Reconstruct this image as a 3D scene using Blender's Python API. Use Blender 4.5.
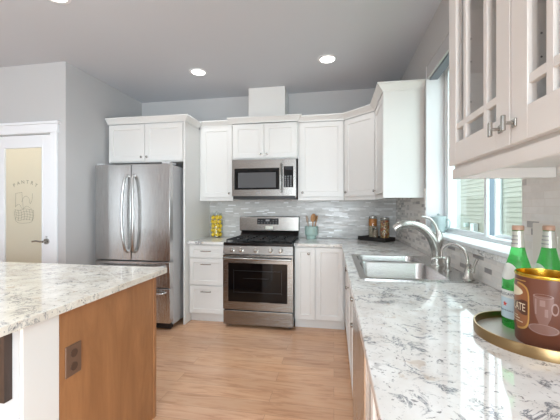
import bpy, bmesh, math, random
from mathutils import Vector, Matrix
PI = math.pi
random.seed(7)
SC = bpy.context.scene
COL = SC.collection
for o in list(bpy.data.objects):
    bpy.data.objects.remove(o)

# ------------------------------------------------------------------ camera
CAMZ = 1.29
cd = bpy.data.cameras.new('camera')
cam = bpy.data.objects.new('camera', cd)
COL.objects.link(cam)
cd.sensor_width = 36.0
cd.lens = 312.0/560.0*36.0
cd.shift_y = -2.0/560.0
cd.clip_start = 0.05
cam.location = (0, 0, CAMZ)
cam.rotation_euler = (PI/2, 0, math.radians(9.8))
SC.camera = cam

# ------------------------------------------------------------------ world, lights, exposure
SC.view_settings.view_transform = 'Standard'
SC.view_settings.look = 'None'
SC.view_settings.gamma = 1.0
SC.view_settings.use_curve_mapping = False
SC.view_settings.exposure = 0.16

w = bpy.data.worlds.new('world')
SC.world = w
w.use_nodes = True
bg = w.node_tree.nodes['Background']
bg.inputs[0].default_value = (0.82, 0.93, 1.0, 1)
bg.inputs[1].default_value = 5.0

def area(name, loc, rot, sx, sy, power, color=(1, 1, 1)):
    l = bpy.data.lights.new(name, 'AREA')
    l.shape = 'RECTANGLE'
    l.size, l.size_y = sx, sy
    l.energy = power
    l.color = color
    o = bpy.data.objects.new(name, l)
    o.location = loc
    o.rotation_euler = rot
    COL.objects.link(o)
    return o
# area lamps added as fill just inside the unseen rear and right windows
area('window_fill_rear', (-0.25, -4.35, 1.25), (PI/2, 0, 0), 1.8, 2.1, 100, (0.80, 0.925, 1.0))
area('window_fill_right', (0.60, -2.1, 1.40), (PI/2, 0, PI/2), 2.4, 1.7, 120, (0.80, 0.925, 1.0))

# ------------------------------------------------------------------ helpers: materials
def s2l(c):
    return tuple(((x/255.0)/12.92 if x/255.0 <= 0.04045 else ((x/255.0+0.055)/1.055)**2.4) for x in c)+(1.0,)

def mat(name, rgb, rough=0.5, metal=0.0, **kw):
    m = bpy.data.materials.new(name)
    m.use_nodes = True
    b = m.node_tree.nodes['Principled BSDF']
    b.inputs['Base Color'].default_value = s2l(rgb)
    b.inputs['Roughness'].default_value = rough
    b.inputs['Metallic'].default_value = metal
    for k, v in kw.items():
        b.inputs[k].default_value = v
    return m

def nn(m, t, **kw):
    n = m.node_tree.nodes.new(t)
    for k, v in kw.items():
        setattr(n, k, v)
    return n
def lk(m, a, b):
    m.node_tree.links.new(a, b)
def pb(m):
    return m.node_tree.nodes['Principled BSDF']
def ramp(m, src, stops, interp='LINEAR'):
    r = nn(m, 'ShaderNodeValToRGB')
    r.color_ramp.interpolation = interp
    e = r.color_ramp.elements
    while len(e) < len(stops):
        e.new(0.5)
    for i, (p, c) in enumerate(stops):
        e[i].position = p
        e[i].color = c if len(c) == 4 else s2l(c)
    lk(m, src, r.inputs[0])
    return r.outputs[0]
def mixc(m, fac, a, b, mode='MIX'):
    n = nn(m, 'ShaderNodeMix', data_type='RGBA', blend_type=mode)
    if hasattr(fac, 'is_linked'):
        lk(m, fac, n.inputs[0])
    else:
        n.inputs[0].default_value = fac
    for s, i in ((a, 6), (b, 7)):
        if hasattr(s, 'is_linked'):
            lk(m, s, n.inputs[i])
        else:
            n.inputs[i].default_value = s if len(s) == 4 else s2l(s)
    return n.outputs[2]
def mathn(m, op, a, b=0.0):
    n = nn(m, 'ShaderNodeMath', operation=op)
    for s, i in ((a, 0), (b, 1)):
        if hasattr(s, 'is_linked'):
            lk(m, s, n.inputs[i])
        else:
            n.inputs[i].default_value = s
    return n.outputs[0]
def coords(m, scale=(1, 1, 1), rot=(0, 0, 0)):
    t = nn(m, 'ShaderNodeNewGeometry')
    p = nn(m, 'ShaderNodeMapping')
    p.inputs['Scale'].default_value = scale
    p.inputs['Rotation'].default_value = rot
    lk(m, t.outputs['Position'], p.inputs[0])
    return p.outputs[0]
def noise(m, vec, scale, detail=4, rough=0.5, dist=0.0):
    n = nn(m, 'ShaderNodeTexNoise')
    n.inputs['Scale'].default_value = scale
    n.inputs['Detail'].default_value = detail
    n.inputs['Roughness'].default_value = rough
    n.inputs['Distortion'].default_value = dist
    lk(m, vec, n.inputs['Vector'])
    return n.outputs['Fac']
def bump(m, h, strength=0.2, dist=0.002):
    b = nn(m, 'ShaderNodeBump')
    b.inputs['Strength'].default_value = strength
    b.inputs['Distance'].default_value = dist
    lk(m, h, b.inputs['Height'])
    lk(m, b.outputs[0], pb(m).inputs['Normal'])
BW0, BW1 = (0, 0, 0, 1), (1, 1, 1, 1)

def paint(name, rgb, rough=0.6, bs=0.05, sc=180):
    m = mat(name, rgb, rough)
    bump(m, noise(m, coords(m), sc, 3), bs, 0.002)
    return m
M = {}
M['wall'] = paint('grey_wall_paint', (194, 193, 193), 0.75)
M['ceiling'] = paint('ceiling_paint', (206, 209, 215), 0.85, 0.25, 120)
M['white'] = paint('white_cabinet_lacquer', (229, 227, 224), 0.32, 0.01, 60)
M['trimwhite'] = paint('white_trim_paint', (236, 237, 240), 0.4, 0.01, 60)
M['inner'] = paint('cabinet_interior', (222, 216, 208), 0.5, 0.01)
M['vinyl'] = mat('white_vinyl', (240, 244, 246), 0.35)
M['cream'] = paint('pantry_paint', (243, 236, 214), 0.7)

def brushed(name, rgb, rough, sc=(1, 1, 160)):
    m = mat(name, rgb, rough, 1.0)
    n = noise(m, coords(m, sc), 6, 3)
    lk(m, ramp(m, n, [(0.3, (rough*0.85,)*3+(1,)), (0.7, (rough*1.2,)*3+(1,))]), pb(m).inputs['Roughness'])
    bump(m, n, 0.012, 0.001)
    return m
M['steel'] = brushed('brushed_stainless', (150, 147, 143), 0.24)
M['steelv'] = brushed('brushed_stainless_vertical', (198, 197, 196), 0.25, (220, 220, 1))
M['steeldark'] = brushed('dark_stainless', (140, 137, 136), 0.3)
M['sinksteel'] = mat('sink_stainless', (196, 195, 194), 0.27, 1.0)
M['faucet'] = mat('brushed_nickel_faucet', (200, 197, 192), 0.27, 1.0)
M['nickel'] = mat('satin_nickel', (172, 168, 162), 0.25, 1.0)
M['chrome'] = mat('polished_chrome', (215, 215, 215), 0.12, 1.0)
M['fridgeside'] = mat('grey_fridge_side', (196, 196, 198), 0.4, 0.2)
M['black'] = mat('black_plastic', (24, 24, 25), 0.4)
M['blackgloss'] = mat('black_glass', (9, 9, 10), 0.05)
pb(M['blackgloss']).inputs['Specular IOR Level'].default_value = 0.35
M['cooktop'] = mat('black_enamel', (22, 22, 23), 0.15)
M['iron'] = mat('cast_iron', (30, 30, 31), 0.55)
M['mwwindow'] = mat('microwave_window', (88, 88, 90), 0.15)
M['display'] = mat('display_glass', (28, 32, 38), 0.1)
M['ink'] = mat('grey_print', (150, 150, 152), 0.5)
M['shadow'] = mat('dark_gap', (20, 19, 18), 0.8)

def granite(name, base, cream, seed, veins, fleck, stretch):
    m = mat(name, base, 0.045)
    v = coords(m, (1, 1, 1), (0.2*seed, 0.1, 0.35*seed))
    vs = coords(m, stretch, (0.0, 0.0, 0.12*seed))
    big = noise(m, v, 7.0, 4, 0.6, 0.6)
    c = ramp(m, big, [(0.35, base), (0.68, cream)])
    # broken blue-grey veins, in clusters
    n1 = noise(m, v, 9.0, 10, 0.68, 0.9)
    band = mathn(m, 'ABSOLUTE', mathn(m, 'SUBTRACT', n1, 0.5))
    vein = ramp(m, band, [(0.0, BW1), (0.03, BW0)])
    gate = ramp(m, noise(m, v, 7.5, 5, 0.62, 0.3), [(0.50, BW0), (0.56, BW1)])
    fac = mathn(m, 'MULTIPLY', vein, gate)
    c = mixc(m, mathn(m, 'MULTIPLY', fac, veins), c, (92, 98, 108))
    # small dark flecks
    n2 = noise(m, vs, 46, 7, 0.68, 0.8)
    sp = ramp(m, n2, [(0.575, BW0), (0.63, BW1)])
    g2 = ramp(m, noise(m, v, 11, 4, 0.6), [(0.42, BW0), (0.56, BW1)])
    c = mixc(m, mathn(m, 'MULTIPLY', mathn(m, 'MULTIPLY', sp, g2), fleck), c, (104, 102, 104))
    n4 = noise(m, vs, 80, 5, 0.6, 0.4)
    c = mixc(m, mathn(m, 'MULTIPLY', ramp(m, n4, [(0.62, BW0), (0.68, BW1)]), fleck*0.9), c, (96, 92, 92))
    # tan blushes
    n3 = noise(m, v, 20, 6, 0.62, 0.5)
    sp3 = ramp(m, n3, [(0.60, BW0), (0.70, BW1)])
    c = mixc(m, mathn(m, 'MULTIPLY', sp3, 0.55), c, (186, 164, 142))
    lk(m, c, pb(m).inputs['Base Color'])
    return m
M['granite'] = granite('white_granite', (238, 237, 235), (216, 211, 206), 1, 0.95, 0.85, (1, 1, 1))
M['granite_island'] = granite('cream_granite', (232, 227, 217), (206, 197, 184), 2, 0.7, 1.0, (0.55, 1.3, 1))

def wood(name, dark, light, scale, rough=0.35, k=1.0):
    m = mat(name, light, rough)
    n = noise(m, coords(m, scale), 3.0, 8, 0.6, 0.8)
    c = ramp(m, n, [(0.3, dark), (0.7, light)])
    n2 = noise(m, coords(m, tuple(s*4 for s in scale)), 4, 5)
    c = mixc(m, mathn(m, 'MULTIPLY', ramp(m, n2, [(0.45, BW0), (0.75, BW1)]), 0.25*k), c, dark)
    lk(m, c, pb(m).inputs['Base Color'])
    return m
M['islandwood'] = wood('stained_maple', (142, 96, 60), (174, 122, 80), (3.5, 3.5, 0.7), 0.38)
M['darkwood'] = wood('dark_bracket_wood', (46, 34, 28), (74, 56, 47), (8, 8, 1.2), 0.4)
M['spoonwood'] = wood('spoon_wood', (178, 128, 84), (214, 166, 118), (20, 20, 6), 0.6)

def floor_mat():
    m = mat('oak_planks', (185, 128, 90), 0.2)
    g = nn(m, 'ShaderNodeNewGeometry')
    b = nn(m, 'ShaderNodeTexBrick')
    b.offset = 0.37
    b.inputs['Color1'].default_value = BW0
    b.inputs['Color2'].default_value = BW1
    b.inputs['Mortar'].default_value = (0.5, 0.5, 0.5, 1)
    b.inputs['Scale'].default_value = 1.0
    b.inputs['Mortar Size'].default_value = 0.0012
    b.inputs['Brick Width'].default_value = 1.15
    b.inputs['Row Height'].default_value = 0.127
    lk(m, g.outputs['Position'], b.inputs['Vector'])
    tone = ramp(m, b.outputs['Color'], [(0.0, (192, 144, 108)), (0.35, (212, 162, 124)), (0.7, (224, 172, 132)), (1.0, (204, 158, 128))])
    off = nn(m, 'ShaderNodeVectorMath', operation='MULTIPLY_ADD')
    lk(m, b.outputs['Color'], off.inputs[0])
    off.inputs[1].default_value = (7, 13, 0)
    lk(m, g.outputs['Position'], off.inputs[2])
    mp = nn(m, 'ShaderNodeMapping')
    mp.inputs['Scale'].default_value = (1.1, 9, 1)
    lk(m, off.outputs[0], mp.inputs[0])
    n = noise(m, mp.outputs[0], 2.6, 8, 0.62, 1.2)
    grain = ramp(m, n, [(0.3, (166, 116, 84)), (0.5, (226, 182, 148)), (0.75, (238, 204, 172))])
    c = mixc(m, 0.5, tone, grain)
    pv = noise(m, coords(m, (1, 1, 1)), 1.3, 3)
    c = mixc(m, mathn(m, 'MULTIPLY', ramp(m, pv, [(0.4, BW0), (0.7, BW1)]), 0.3), c, (166, 130, 108))
    c = mixc(m, mathn(m, 'MULTIPLY', b.outputs['Fac'], 0.45), c, (96, 64, 44))
    lk(m, c, pb(m).inputs['Base Color'])
    bump(m, mathn(m, 'MULTIPLY', n, 0.4), 0.08, 0.002)
    return m
M['floor'] = floor_mat()

def tile(name, axis, bw, rh, stops, grout, rough, off=0.5, mort=0.0015):
    m = mat(name, (200, 200, 200), rough)
    g = nn(m, 'ShaderNodeNewGeometry')
    s = nn(m, 'ShaderNodeSeparateXYZ')
    lk(m, g.outputs['Position'], s.inputs[0])
    c = nn(m, 'ShaderNodeCombineXYZ')
    lk(m, s.outputs[axis], c.inputs[0])
    lk(m, s.outputs[2], c.inputs[1])
    b = nn(m, 'ShaderNodeTexBrick')
    b.offset = off
    b.offset_frequency = 2
    b.squash = 0.6
    b.squash_frequency = 3
    b.inputs['Color1'].default_value = BW0
    b.inputs['Color2'].default_value = BW1
    b.inputs['Mortar'].default_value = BW0
    b.inputs['Scale'].default_value = 1.0
    b.inputs['Mortar Size'].default_value = mort
    b.inputs['Mortar Smooth'].default_value = 0.1
    b.inputs['Brick Width'].default_value = bw
    b.inputs['Row Height'].default_value = rh
    lk(m, c.outputs[0], b.inputs['Vector'])
    col = ramp(m, b.outputs['Color'], stops)
    n = noise(m, c.outputs[0], 30, 5, 0.6, 0.5)
    col = mixc(m, 0.12, col, ramp(m, n, [(0.3, (150, 146, 142)), (0.7, (240, 238, 235))]))
    col = mixc(m, b.outputs['Fac'], col, grout)
    lk(m, col, pb(m).inputs['Base Color'])
    lk(m, ramp(m, b.outputs['Color'], [(0.0, (rough+0.2,)*3+(1,)), (0.5, (rough,)*3+(1,)), (1.0, (rough*0.5,)*3+(1,))]), pb(m).inputs['Roughness'])
    bump(m, b.outputs['Color'], 0.12, 0.003)
    return m
M['tile_back'] = tile('grey_glass_mosaic', 0, 0.105, 0.0155, [(0.0, (186, 184, 181)), (0.4, (199, 197, 194)), (0.8, (210, 208, 205)), (0.93, (232, 232, 231)), (1.0, (250, 252, 254))], (202, 199, 195), 0.2, 0.37)
M['tile_right'] = tile('beige_stone_strip_mosaic', 1, 0.125, 0.027, [(0.0, (142, 137, 136)), (0.09, (168, 162, 160)), (0.13, (228, 222, 216)), (0.6, (238, 233, 228)), (1.0, (246, 243, 240))], (226, 219, 212), 0.3, 0.41)

def thin_glass(name, tint=(1, 1, 1, 1), refl=1.0, rough=0.0, ior=1.45):
    m = bpy.data.materials.new(name)
    m.use_nodes = True
    nt = m.node_tree
    nt.nodes.clear()
    out = nt.nodes.new('ShaderNodeOutputMaterial')
    mx = nt.nodes.new('ShaderNodeMixShader')
    tr = nt.nodes.new('ShaderNodeBsdfTransparent')
    tr.inputs[0].default_value = tint
    gl = nt.nodes.new('ShaderNodeBsdfGlossy')
    gl.inputs['Roughness'].default_value = rough
    fr = nt.nodes.new('ShaderNodeLayerWeight')
    fr.inputs[0].default_value = 0.5
    pw = nt.nodes.new('ShaderNodeMath')
    pw.operation = 'POWER'
    pw.inputs[1].default_value = 4.0
    nt.links.new(fr.outputs['Facing'], pw.inputs[0])
    mm = nt.nodes.new('ShaderNodeMath')
    mm.operation = 'MULTIPLY_ADD'
    mm.inputs[1].default_value = 0.7*refl
    mm.inputs[2].default_value = 0.045*refl
    nt.links.new(pw.outputs[0], mm.inputs[0])
    nt.links.new(mm.outputs[0], mx.inputs[0])
    nt.links.new(tr.outputs[0], mx.inputs[1])
    nt.links.new(gl.outputs[0], mx.inputs[2])
    nt.links.new(mx.outputs[0], out.inputs[0])
    return m
M['glass'] = thin_glass('clear_glass', (0.93, 0.965, 0.945, 1), 1.0)
M['cabglass'] = thin_glass('cabinet_glass', (0.99, 0.99, 0.99, 1), 0.8)
M['jarglass'] = thin_glass('jar_glass', (0.93, 0.95, 0.94, 1), 0.8)
M['tealglass'] = mat('pale_teal_plastic', (222, 238, 238), 0.15)
pb(M['tealglass']).inputs['Transmission Weight'].default_value = 0.5
def green_glass():
    m = thin_glass('green_bottle_glass', (0.46, 0.97, 0.52, 1), 1.0)
    nt = m.node_tree
    tr = [n for n in nt.nodes if n.type == 'BSDF_TRANSPARENT'][0]
    mx = [n for n in nt.nodes if n.type == 'MIX_SHADER'][0]
    tl = nt.nodes.new('ShaderNodeBsdfTranslucent')
    tl.inputs[0].default_value = (0.10, 0.80, 0.22, 1)
    m2 = nt.nodes.new('ShaderNodeMixShader')
    m2.inputs[0].default_value = 0.30
    nt.links.new(tr.outputs[0], m2.inputs[1])
    nt.links.new(tl.outputs[0], m2.inputs[2])
    nt.links.new(m2.outputs[0], mx.inputs[1])
    return m
M['green'] = green_glass()
def frosted():
    m = bpy.data.materials.new('frosted_glass')
    m.use_nodes = True
    nt = m.node_tree
    b = nt.nodes['Principled BSDF']
    b.inputs['Base Color'].default_value = s2l((232, 228, 214))
    b.inputs['Roughness'].default_value = 0.35
    out = [n for n in nt.nodes if n.type == 'OUTPUT_MATERIAL'][0]
    tl = nt.nodes.new('ShaderNodeBsdfTranslucent')
    tl.inputs[0].default_value = s2l((248, 244, 232))
    mx = nt.nodes.new('ShaderNodeMixShader')
    mx.inputs[0].default_value = 0.55
    nt.links.new(b.outputs[0], mx.inputs[1])
    nt.links.new(tl.outputs[0], mx.inputs[2])
    nt.links.new(mx.outputs[0], out.inputs[0])
    return m
M['frosted'] = frosted()
M['etch'] = mat('etched_line', (166, 162, 148), 0.5)
M['lemon'] = paint('lemon_peel', (252, 214, 60), 0.4, 0.3, 300)
M['crock'] = paint('sage_glaze', (182, 208, 200), 0.3, 0.02)
M['palewood'] = wood('pale_spoon', (196, 170, 150), (222, 200, 182), (20, 20, 6), 0.6)
M['blacktray'] = mat('black_tray', (34, 29, 27), 0.45)
def grains(name, cols, scale):
    m = mat(name, cols[0], 0.6)
    v = nn(m, 'ShaderNodeTexVoronoi')
    v.inputs['Scale'].default_value = scale
    lk(m, coords(m), v.inputs['Vector'])
    s = nn(m, 'ShaderNodeSeparateColor')
    lk(m, v.outputs['Color'], s.inputs[0])
    lk(m, ramp(m, s.outputs[0], [(i/len(cols), c) for i, c in enumerate(cols)], 'CONSTANT'), pb(m).inputs['Base Color'])
    bump(m, v.outputs['Distance'], 0.6, 0.004)
    return m
M['lentil'] = grains('orange_lentils', [(226, 140, 66), (214, 124, 54), (236, 156, 84)], 220)
M['oats'] = grains('pale_grains', [(196, 176, 152), (172, 150, 128), (214, 196, 172)], 160)
M['beans'] = grains('mixed_beans', [(150, 92, 62), (206, 150, 72), (110, 58, 42), (178, 168, 120), (196, 96, 52), (214, 190, 150)], 75)
M['seeds'] = grains('small_seeds', [(158, 132, 112), (190, 166, 142), (128, 104, 88)], 190)
M['gold'] = mat('brushed_gold', (160, 132, 94), 0.32, 1.0)
M['goldin'] = mat('gold_lacquer_inside', (222, 178, 70), 0.22, 1.0)
M['traybed'] = mat('grey_tray_bed', (166, 158, 148), 0.45, 0.25)
M['tin'] = mat('chocolate_brown_print', (108, 62, 44), 0.32)
M['tinband'] = mat('dark_brown_band', (88, 46, 28), 0.35)
M['tinlabel'] = mat('label_tan', (150, 92, 54), 0.35)
M['tincream'] = mat('cream_print', (232, 214, 184), 0.4)
M['tingold'] = mat('gold_print', (206, 160, 92), 0.35, 0.3)
M['glassprint'] = mat('printed_grey_mug', (130, 92, 80), 0.35)
M['glassprint2'] = mat('printed_pale_mug', (150, 118, 108), 0.35)
M['labelblue'] = mat('pale_blue_label', (196, 216, 224), 0.5)
M['labelwhite'] = mat('silver_white_label', (226, 228, 222), 0.4)
M['labeldark'] = mat('navy_print', (52, 62, 88), 0.5)
M['red'] = mat('red_print', (216, 74, 56), 0.5)
M['foil'] = mat('silver_foil', (206, 206, 196), 0.35, 0.5)
M['cap'] = mat('tan_cap', (184, 148, 126), 0.4)
M['outletbrown'] = mat('bronze_plate', (124, 97, 80), 0.35, 0.3)
M['outletdark'] = mat('brown_socket', (82, 60, 48), 0.4)
M['plate'] = mat('ivory_plate', (226, 219, 210), 0.35)
M['shade'] = mat('grey_shade_fabric', (196, 196, 198), 0.7)
M['shadedark'] = mat('blue_grey_shade', (132, 140, 152), 0.6)
M['siding'] = paint('pale_green_siding', (116, 114, 102), 0.7, 0.05)
M['housewhite'] = mat('house_trim', (160, 166, 166), 0.6)
M['houseglass'] = mat('house_window_pane', (72, 86, 94), 0.5)
pb(M['houseglass']).inputs['Specular IOR Level'].default_value = 0.1
M['grass'] = paint('lawn', (120, 138, 96), 0.9, 0.4, 40)
M['utility'] = mat('utility_grey', (150, 164, 162), 0.5)
def lampm():
    m = bpy.data.materials.new('lamp_lens')
    m.use_nodes = True
    b = pb(m)
    b.inputs['Base Color'].default_value = (1, 1, 1, 1)
    b.inputs['Emission Color'].default_value = (1.0, 0.96, 0.9, 1)
    b.inputs['Emission Strength'].default_value = 6.0
    return m
M['lamp'] = lampm()

# ------------------------------------------------------------------ helpers: meshes
def BM():
    return bmesh.new()
I4 = Matrix.Identity(4)
def box(bm, x0, x1, y0, y1, z0, z1, mx=I4):
    vs = [bm.verts.new(mx @ Vector((x, y, z))) for x in (x0, x1) for y in (y0, y1) for z in (z0, z1)]
    for f in ((0, 1, 3, 2), (4, 6, 7, 5), (0, 4, 5, 1), (2, 3, 7, 6), (0, 2, 6, 4), (1, 5, 7, 3)):
        bm.faces.new([vs[i] for i in f])
    return bm
def shaker(bm, x0, x1, z0, z1, t=0.02, rail=0.055, dep=0.008, mx=I4):
    """recessed-panel door, front towards local -y, back at y=0"""
    def v(x, y, z):
        return bm.verts.new(mx @ Vector((x, y, z)))
    O = [v(x, -t, z) for x, z in ((x0, z0), (x1, z0), (x1, z1), (x0, z1))]
    B = [v(x, 0, z) for x, z in ((x0, z0), (x1, z0), (x1, z1), (x0, z1))]
    a = rail
    A = [v(x, -t, z) for x, z in ((x0+a, z0+a), (x1-a, z0+a), (x1-a, z1-a), (x0+a, z1-a))]
    a = rail+0.004
    P = [v(x, -t+dep, z) for x, z in ((x0+a, z0+a), (x1-a, z0+a), (x1-a, z1-a), (x0+a, z1-a))]
    bm.faces.new(B)
    bm.faces.new(P[::-1])
    for i in range(4):
        j = (i+1) % 4
        bm.faces.new((O[i], O[j], A[j], A[i]))
        bm.faces.new((A[i], A[j], P[j], P[i]))
        bm.faces.new((O[j], O[i], B[i], B[j]))
    return bm
def lathe(bm, prof, c, seg=28, mx=None):
    rings = []
    m = mx or Matrix.Translation(Vector(c))
    for r, z in prof:
        if r < 1e-6:
            rings.append([bm.verts.new(m @ Vector((0, 0, z)))])
        else:
            rings.append([bm.verts.new(m @ Vector((r*math.cos(2*PI*i/seg), r*math.sin(2*PI*i/seg), z))) for i in range(seg)])
    for a, b in zip(rings, rings[1:]):
        if len(a) == 1 and len(b) == 1:
            continue
        for i in range(seg):
            j = (i+1) % seg
            if len(a) == 1:
                bm.faces.new((a[0], b[i], b[j]))
            elif len(b) == 1:
                bm.faces.new((a[i], a[j], b[0]))
            else:
                bm.faces.new((a[i], a[j], b[j], b[i]))
    return bm
def cyl(bm, p0, p1, r0, r1=None, seg=16):
    return tube(bm, [p0, p1], [r0, r0 if r1 is None else r1], seg)
def smooth_path(pts, n=6):
    P = [Vector(p) for p in pts]
    out = []
    for i in range(len(P)-1):
        p0, p1, p2, p3 = P[max(i-1, 0)], P[i], P[i+1], P[min(i+2, len(P)-1)]
        for k in range(n):
            t = k/n
            out.append(0.5*((2*p1)+(p2-p0)*t+(2*p0-5*p1+4*p2-p3)*t*t+(3*p1-p0-3*p2+p3)*t**3))
    out.append(P[-1])
    return out
def interp(vals, n):
    out = []
    for a, b in zip(vals, vals[1:]):
        out += [a+(b-a)*k/n for k in range(n)]
    return out+[vals[-1]]
def tube(bm, pts, rad, seg=12, cap=True, flat=1.0):
    P = [Vector(p) for p in pts]
    if not isinstance(rad, (list, tuple)):
        rad = [rad]*len(P)
    T = []
    for i in range(len(P)):
        d = P[min(i+1, len(P)-1)]-P[max(i-1, 0)]
        T.append(d.normalized())
    up = Vector((0, 0, 1)) if abs(T[0].z) < 0.9 else Vector((0, 1, 0))
    n = (up-T[0]*up.dot(T[0])).normalized()
    rings = []
    for p, t, r in zip(P, T, rad):
        n = (n-t*n.dot(t)).normalized()
        b = t.cross(n)
        rings.append([bm.verts.new(p+(n*math.cos(2*PI*i/seg)+b*math.sin(2*PI*i/seg)*flat)*r) for i in range(seg)])
    for a, b in zip(rings, rings[1:]):
        for i in range(seg):
            j = (i+1) % seg
            bm.faces.new((a[i], a[j], b[j], b[i]))
    if cap:
        bm.faces.new(rings[0][::-1])
        bm.faces.new(rings[-1])
    return bm
def ball(bm, c, r, sx=1, sy=1, sz=1, mx=I4, u=16, v=10):
    bmesh.ops.create_uvsphere(bm, u_segments=u, v_segments=v, radius=r,
                              matrix=Matrix.Translation(Vector(c)) @ mx @ Matrix.Diagonal((sx, sy, sz, 1)))
    return bm
def rrect(x0, x1, y0, y1, r, n=6):
    pts = []
    for cx, cy, a0 in ((x1-r, y1-r, 0), (x0+r, y1-r, PI/2), (x0+r, y0+r, PI), (x1-r, y0+r, 1.5*PI)):
        for k in range(n+1):
            a = a0+PI/2*k/n
            pts.append((cx+r*math.cos(a), cy+r*math.sin(a)))
    return pts
def plate(bm, outer, holes, z0, z1, bottom=True):
    loops = [outer]+holes
    tops = []
    edges = []
    for L in loops:
        vs = [bm.verts.new((x, y, z1)) for x, y in L]
        tops.append(vs)
        edges += [bm.edges.new((vs[i], vs[(i+1) % len(vs)])) for i in range(len(vs))]
    g = bmesh.ops.triangle_fill(bm, use_beauty=True, use_dissolve=False, edges=edges, normal=(0, 0, 1))
    tri = [[v for v in f.verts] for f in g['geom'] if isinstance(f, bmesh.types.BMFace)]
    low = {}
    for L in tops:
        for v in L:
            low[v] = bm.verts.new((v.co.x, v.co.y, z0))
    if bottom:
        for f in tri:
            bm.faces.new([low[v] for v in reversed(f)])
    for L in tops:
        for i in range(len(L)):
            a, b = L[i], L[(i+1) % len(L)]
            bm.faces.new((a, b, low[b], low[a]))
    return tops, low

def finish(name, bm, m, parent=None, smooth=None, bev=None, org=None):
    bmesh.ops.recalc_face_normals(bm, faces=bm.faces)
    me = bpy.data.meshes.new(name)
    o = org if org is not None else (parent['_org'] if parent is not None and '_org' in parent else None)
    if o is not None:
        bmesh.ops.translate(bm, verts=bm.verts, vec=-Vector(o))
    bm.to_mesh(me)
    bm.free()
    me.materials.append(M[m] if isinstance(m, str) else m)
    ob = bpy.data.objects.new(name, me)
    COL.objects.link(ob)
    if parent is not None:
        ob.parent = parent
        ob['_org'] = list(o) if o is not None else [0, 0, 0]
    elif org is not None:
        ob.location = org
        ob['_org'] = list(org)
    if smooth:
        for p in me.polygons:
            p.use_smooth = True
        me.set_sharp_from_angle(angle=math.radians(smooth))
    if bev:
        b = ob.modifiers.new('bevel', 'BEVEL')
        b.width = bev
        b.segments = 2
        b.limit_method = 'ANGLE'
        b.angle_limit = math.radians(40)
        b.harden_normals = False
    return ob
def tag(o, label, cat=None, group=None, kind=None):
    o['label'] = label
    if cat:
        o['category'] = cat
    if group:
        o['group'] = group
    if kind:
        o['kind'] = kind
    return o
def thing(name, loc, label, cat, group=None, kind=None):
    o = bpy.data.objects.new(name, None)
    o.empty_display_size = 0.05
    o.location = loc
    o['_org'] = list(loc)
    COL.objects.link(o)
    return tag(o, label, cat, group, kind)
def part(name, bm, m, parent, smooth=None, bev=None):
    return finish(name, bm, m, parent, smooth, bev)
def struct(name, bm, m, label, cat, bev=None):
    return tag(finish(name, bm, m, None, None, bev), label, cat, None, 'structure')
def text_bm(s, size, spacing=1.0, extrude=0.0):
    c = bpy.data.curves.new('lettering', 'FONT')
    c.body = s
    c.size = size
    c.align_x = 'CENTER'
    c.space_character = spacing
    c.extrude = extrude
    o = bpy.data.objects.new('lettering_tmp', c)
    COL.objects.link(o)
    bpy.context.view_layer.update()
    me = bpy.data.meshes.new_from_object(o.evaluated_get(bpy.context.evaluated_depsgraph_get()))
    bpy.data.objects.remove(o)
    bm = bmesh.new()
    bm.from_mesh(me)
    bmesh.ops.triangulate(bm, faces=bm.faces)
    return bm

# ================================================================== SETTING
XR, YB, XL, YP, ZC = 0.742, 3.92, -2.613, 2.68, 2.74
FXW = 0.875
XW, YR = -6.0, -4.5           # far left wall, rear wall
WY0, WY1, WZ0, WZ1 = 1.38, 2.714, 1.10, 2.44

struct('floor', box(BM(), XW-0.1, 1.0, YR-0.1, YB+0.1, -0.05, 0), 'floor', 'warm brown wood plank floor', 'floor')
struct('ceiling', box(BM(), XW-0.1, 1.0, YR-0.1, YB+0.1, ZC, ZC+0.1), 'ceiling', 'flat light grey painted ceiling', 'ceiling')
struct('wall_back', box(BM(), XW, 1.0, YB, YB+0.1, 0, ZC), 'wall', 'grey back wall behind the range and cabinets', 'wall')
b = BM()
box(b, XR, XR+0.26, YR, -3.4, 0, ZC); box(b, XR, XR+0.26, -0.8, WY0, 0, ZC)
box(b, XR, XR+0.26, -3.4, -0.8, 0, 0.5); box(b, XR, XR+0.26, -3.4, -0.8, 2.4, ZC)
box(b, XR, XR+0.26, WY1, YB, 0, ZC)
box(b, XR, XR+0.26, WY0, WY1, 0, WZ0-0.053)
box(b, XR, XR+0.26, WY0, WY1, WZ1, ZC)
struct('wall_right', b, 'wall', 'grey right wall with the sink window', 'wall')
struct('wall_left', box(BM(), XL-0.09, XL, YP+0.1, YB, 0, ZC), 'wall', 'grey side wall left of the refrigerator', 'wall')
DX0, DX1, DZ = -3.512, -2.778, 2.032
b = BM()
box(b, DX1, XL, YP, YP+0.1, 0, ZC)
box(b, DX0, DX1, YP, YP+0.1, DZ, ZC)
box(b, XW, DX0, YP, YP+0.1, 0, ZC)
struct('wall_pantry', b, 'wall', 'grey wall around the pantry door', 'wall')
b = BM()
box(b, XW-0.1, XW, YR, -2.75, 0, ZC); box(b, XW-0.1, XW, -2.05, YB, 0, ZC)
for y0, y1 in ((-2.75, -2.05),):
    box(b, XW-0.1, XW, y0, y1, 0, 0.3); box(b, XW-0.1, XW, y0, y1, 2.4, ZC)
struct('wall_far_left', b, 'wall', 'grey wall at the far left of the open room', 'wall')
b = BM()
box(b, XW, -1.2, YR-0.1, YR, 0, ZC); box(b, 0.72, 1.0, YR-0.1, YR, 0, ZC)
for x0, x1 in ((-1.2, 0.72),):
    box(b, x0, x1, YR-0.1, YR, 0, 0.2); box(b, x0, x1, YR-0.1, YR, 2.4, ZC)
struct('wall_rear', b, 'wall', 'grey wall behind the camera', 'wall')
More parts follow.
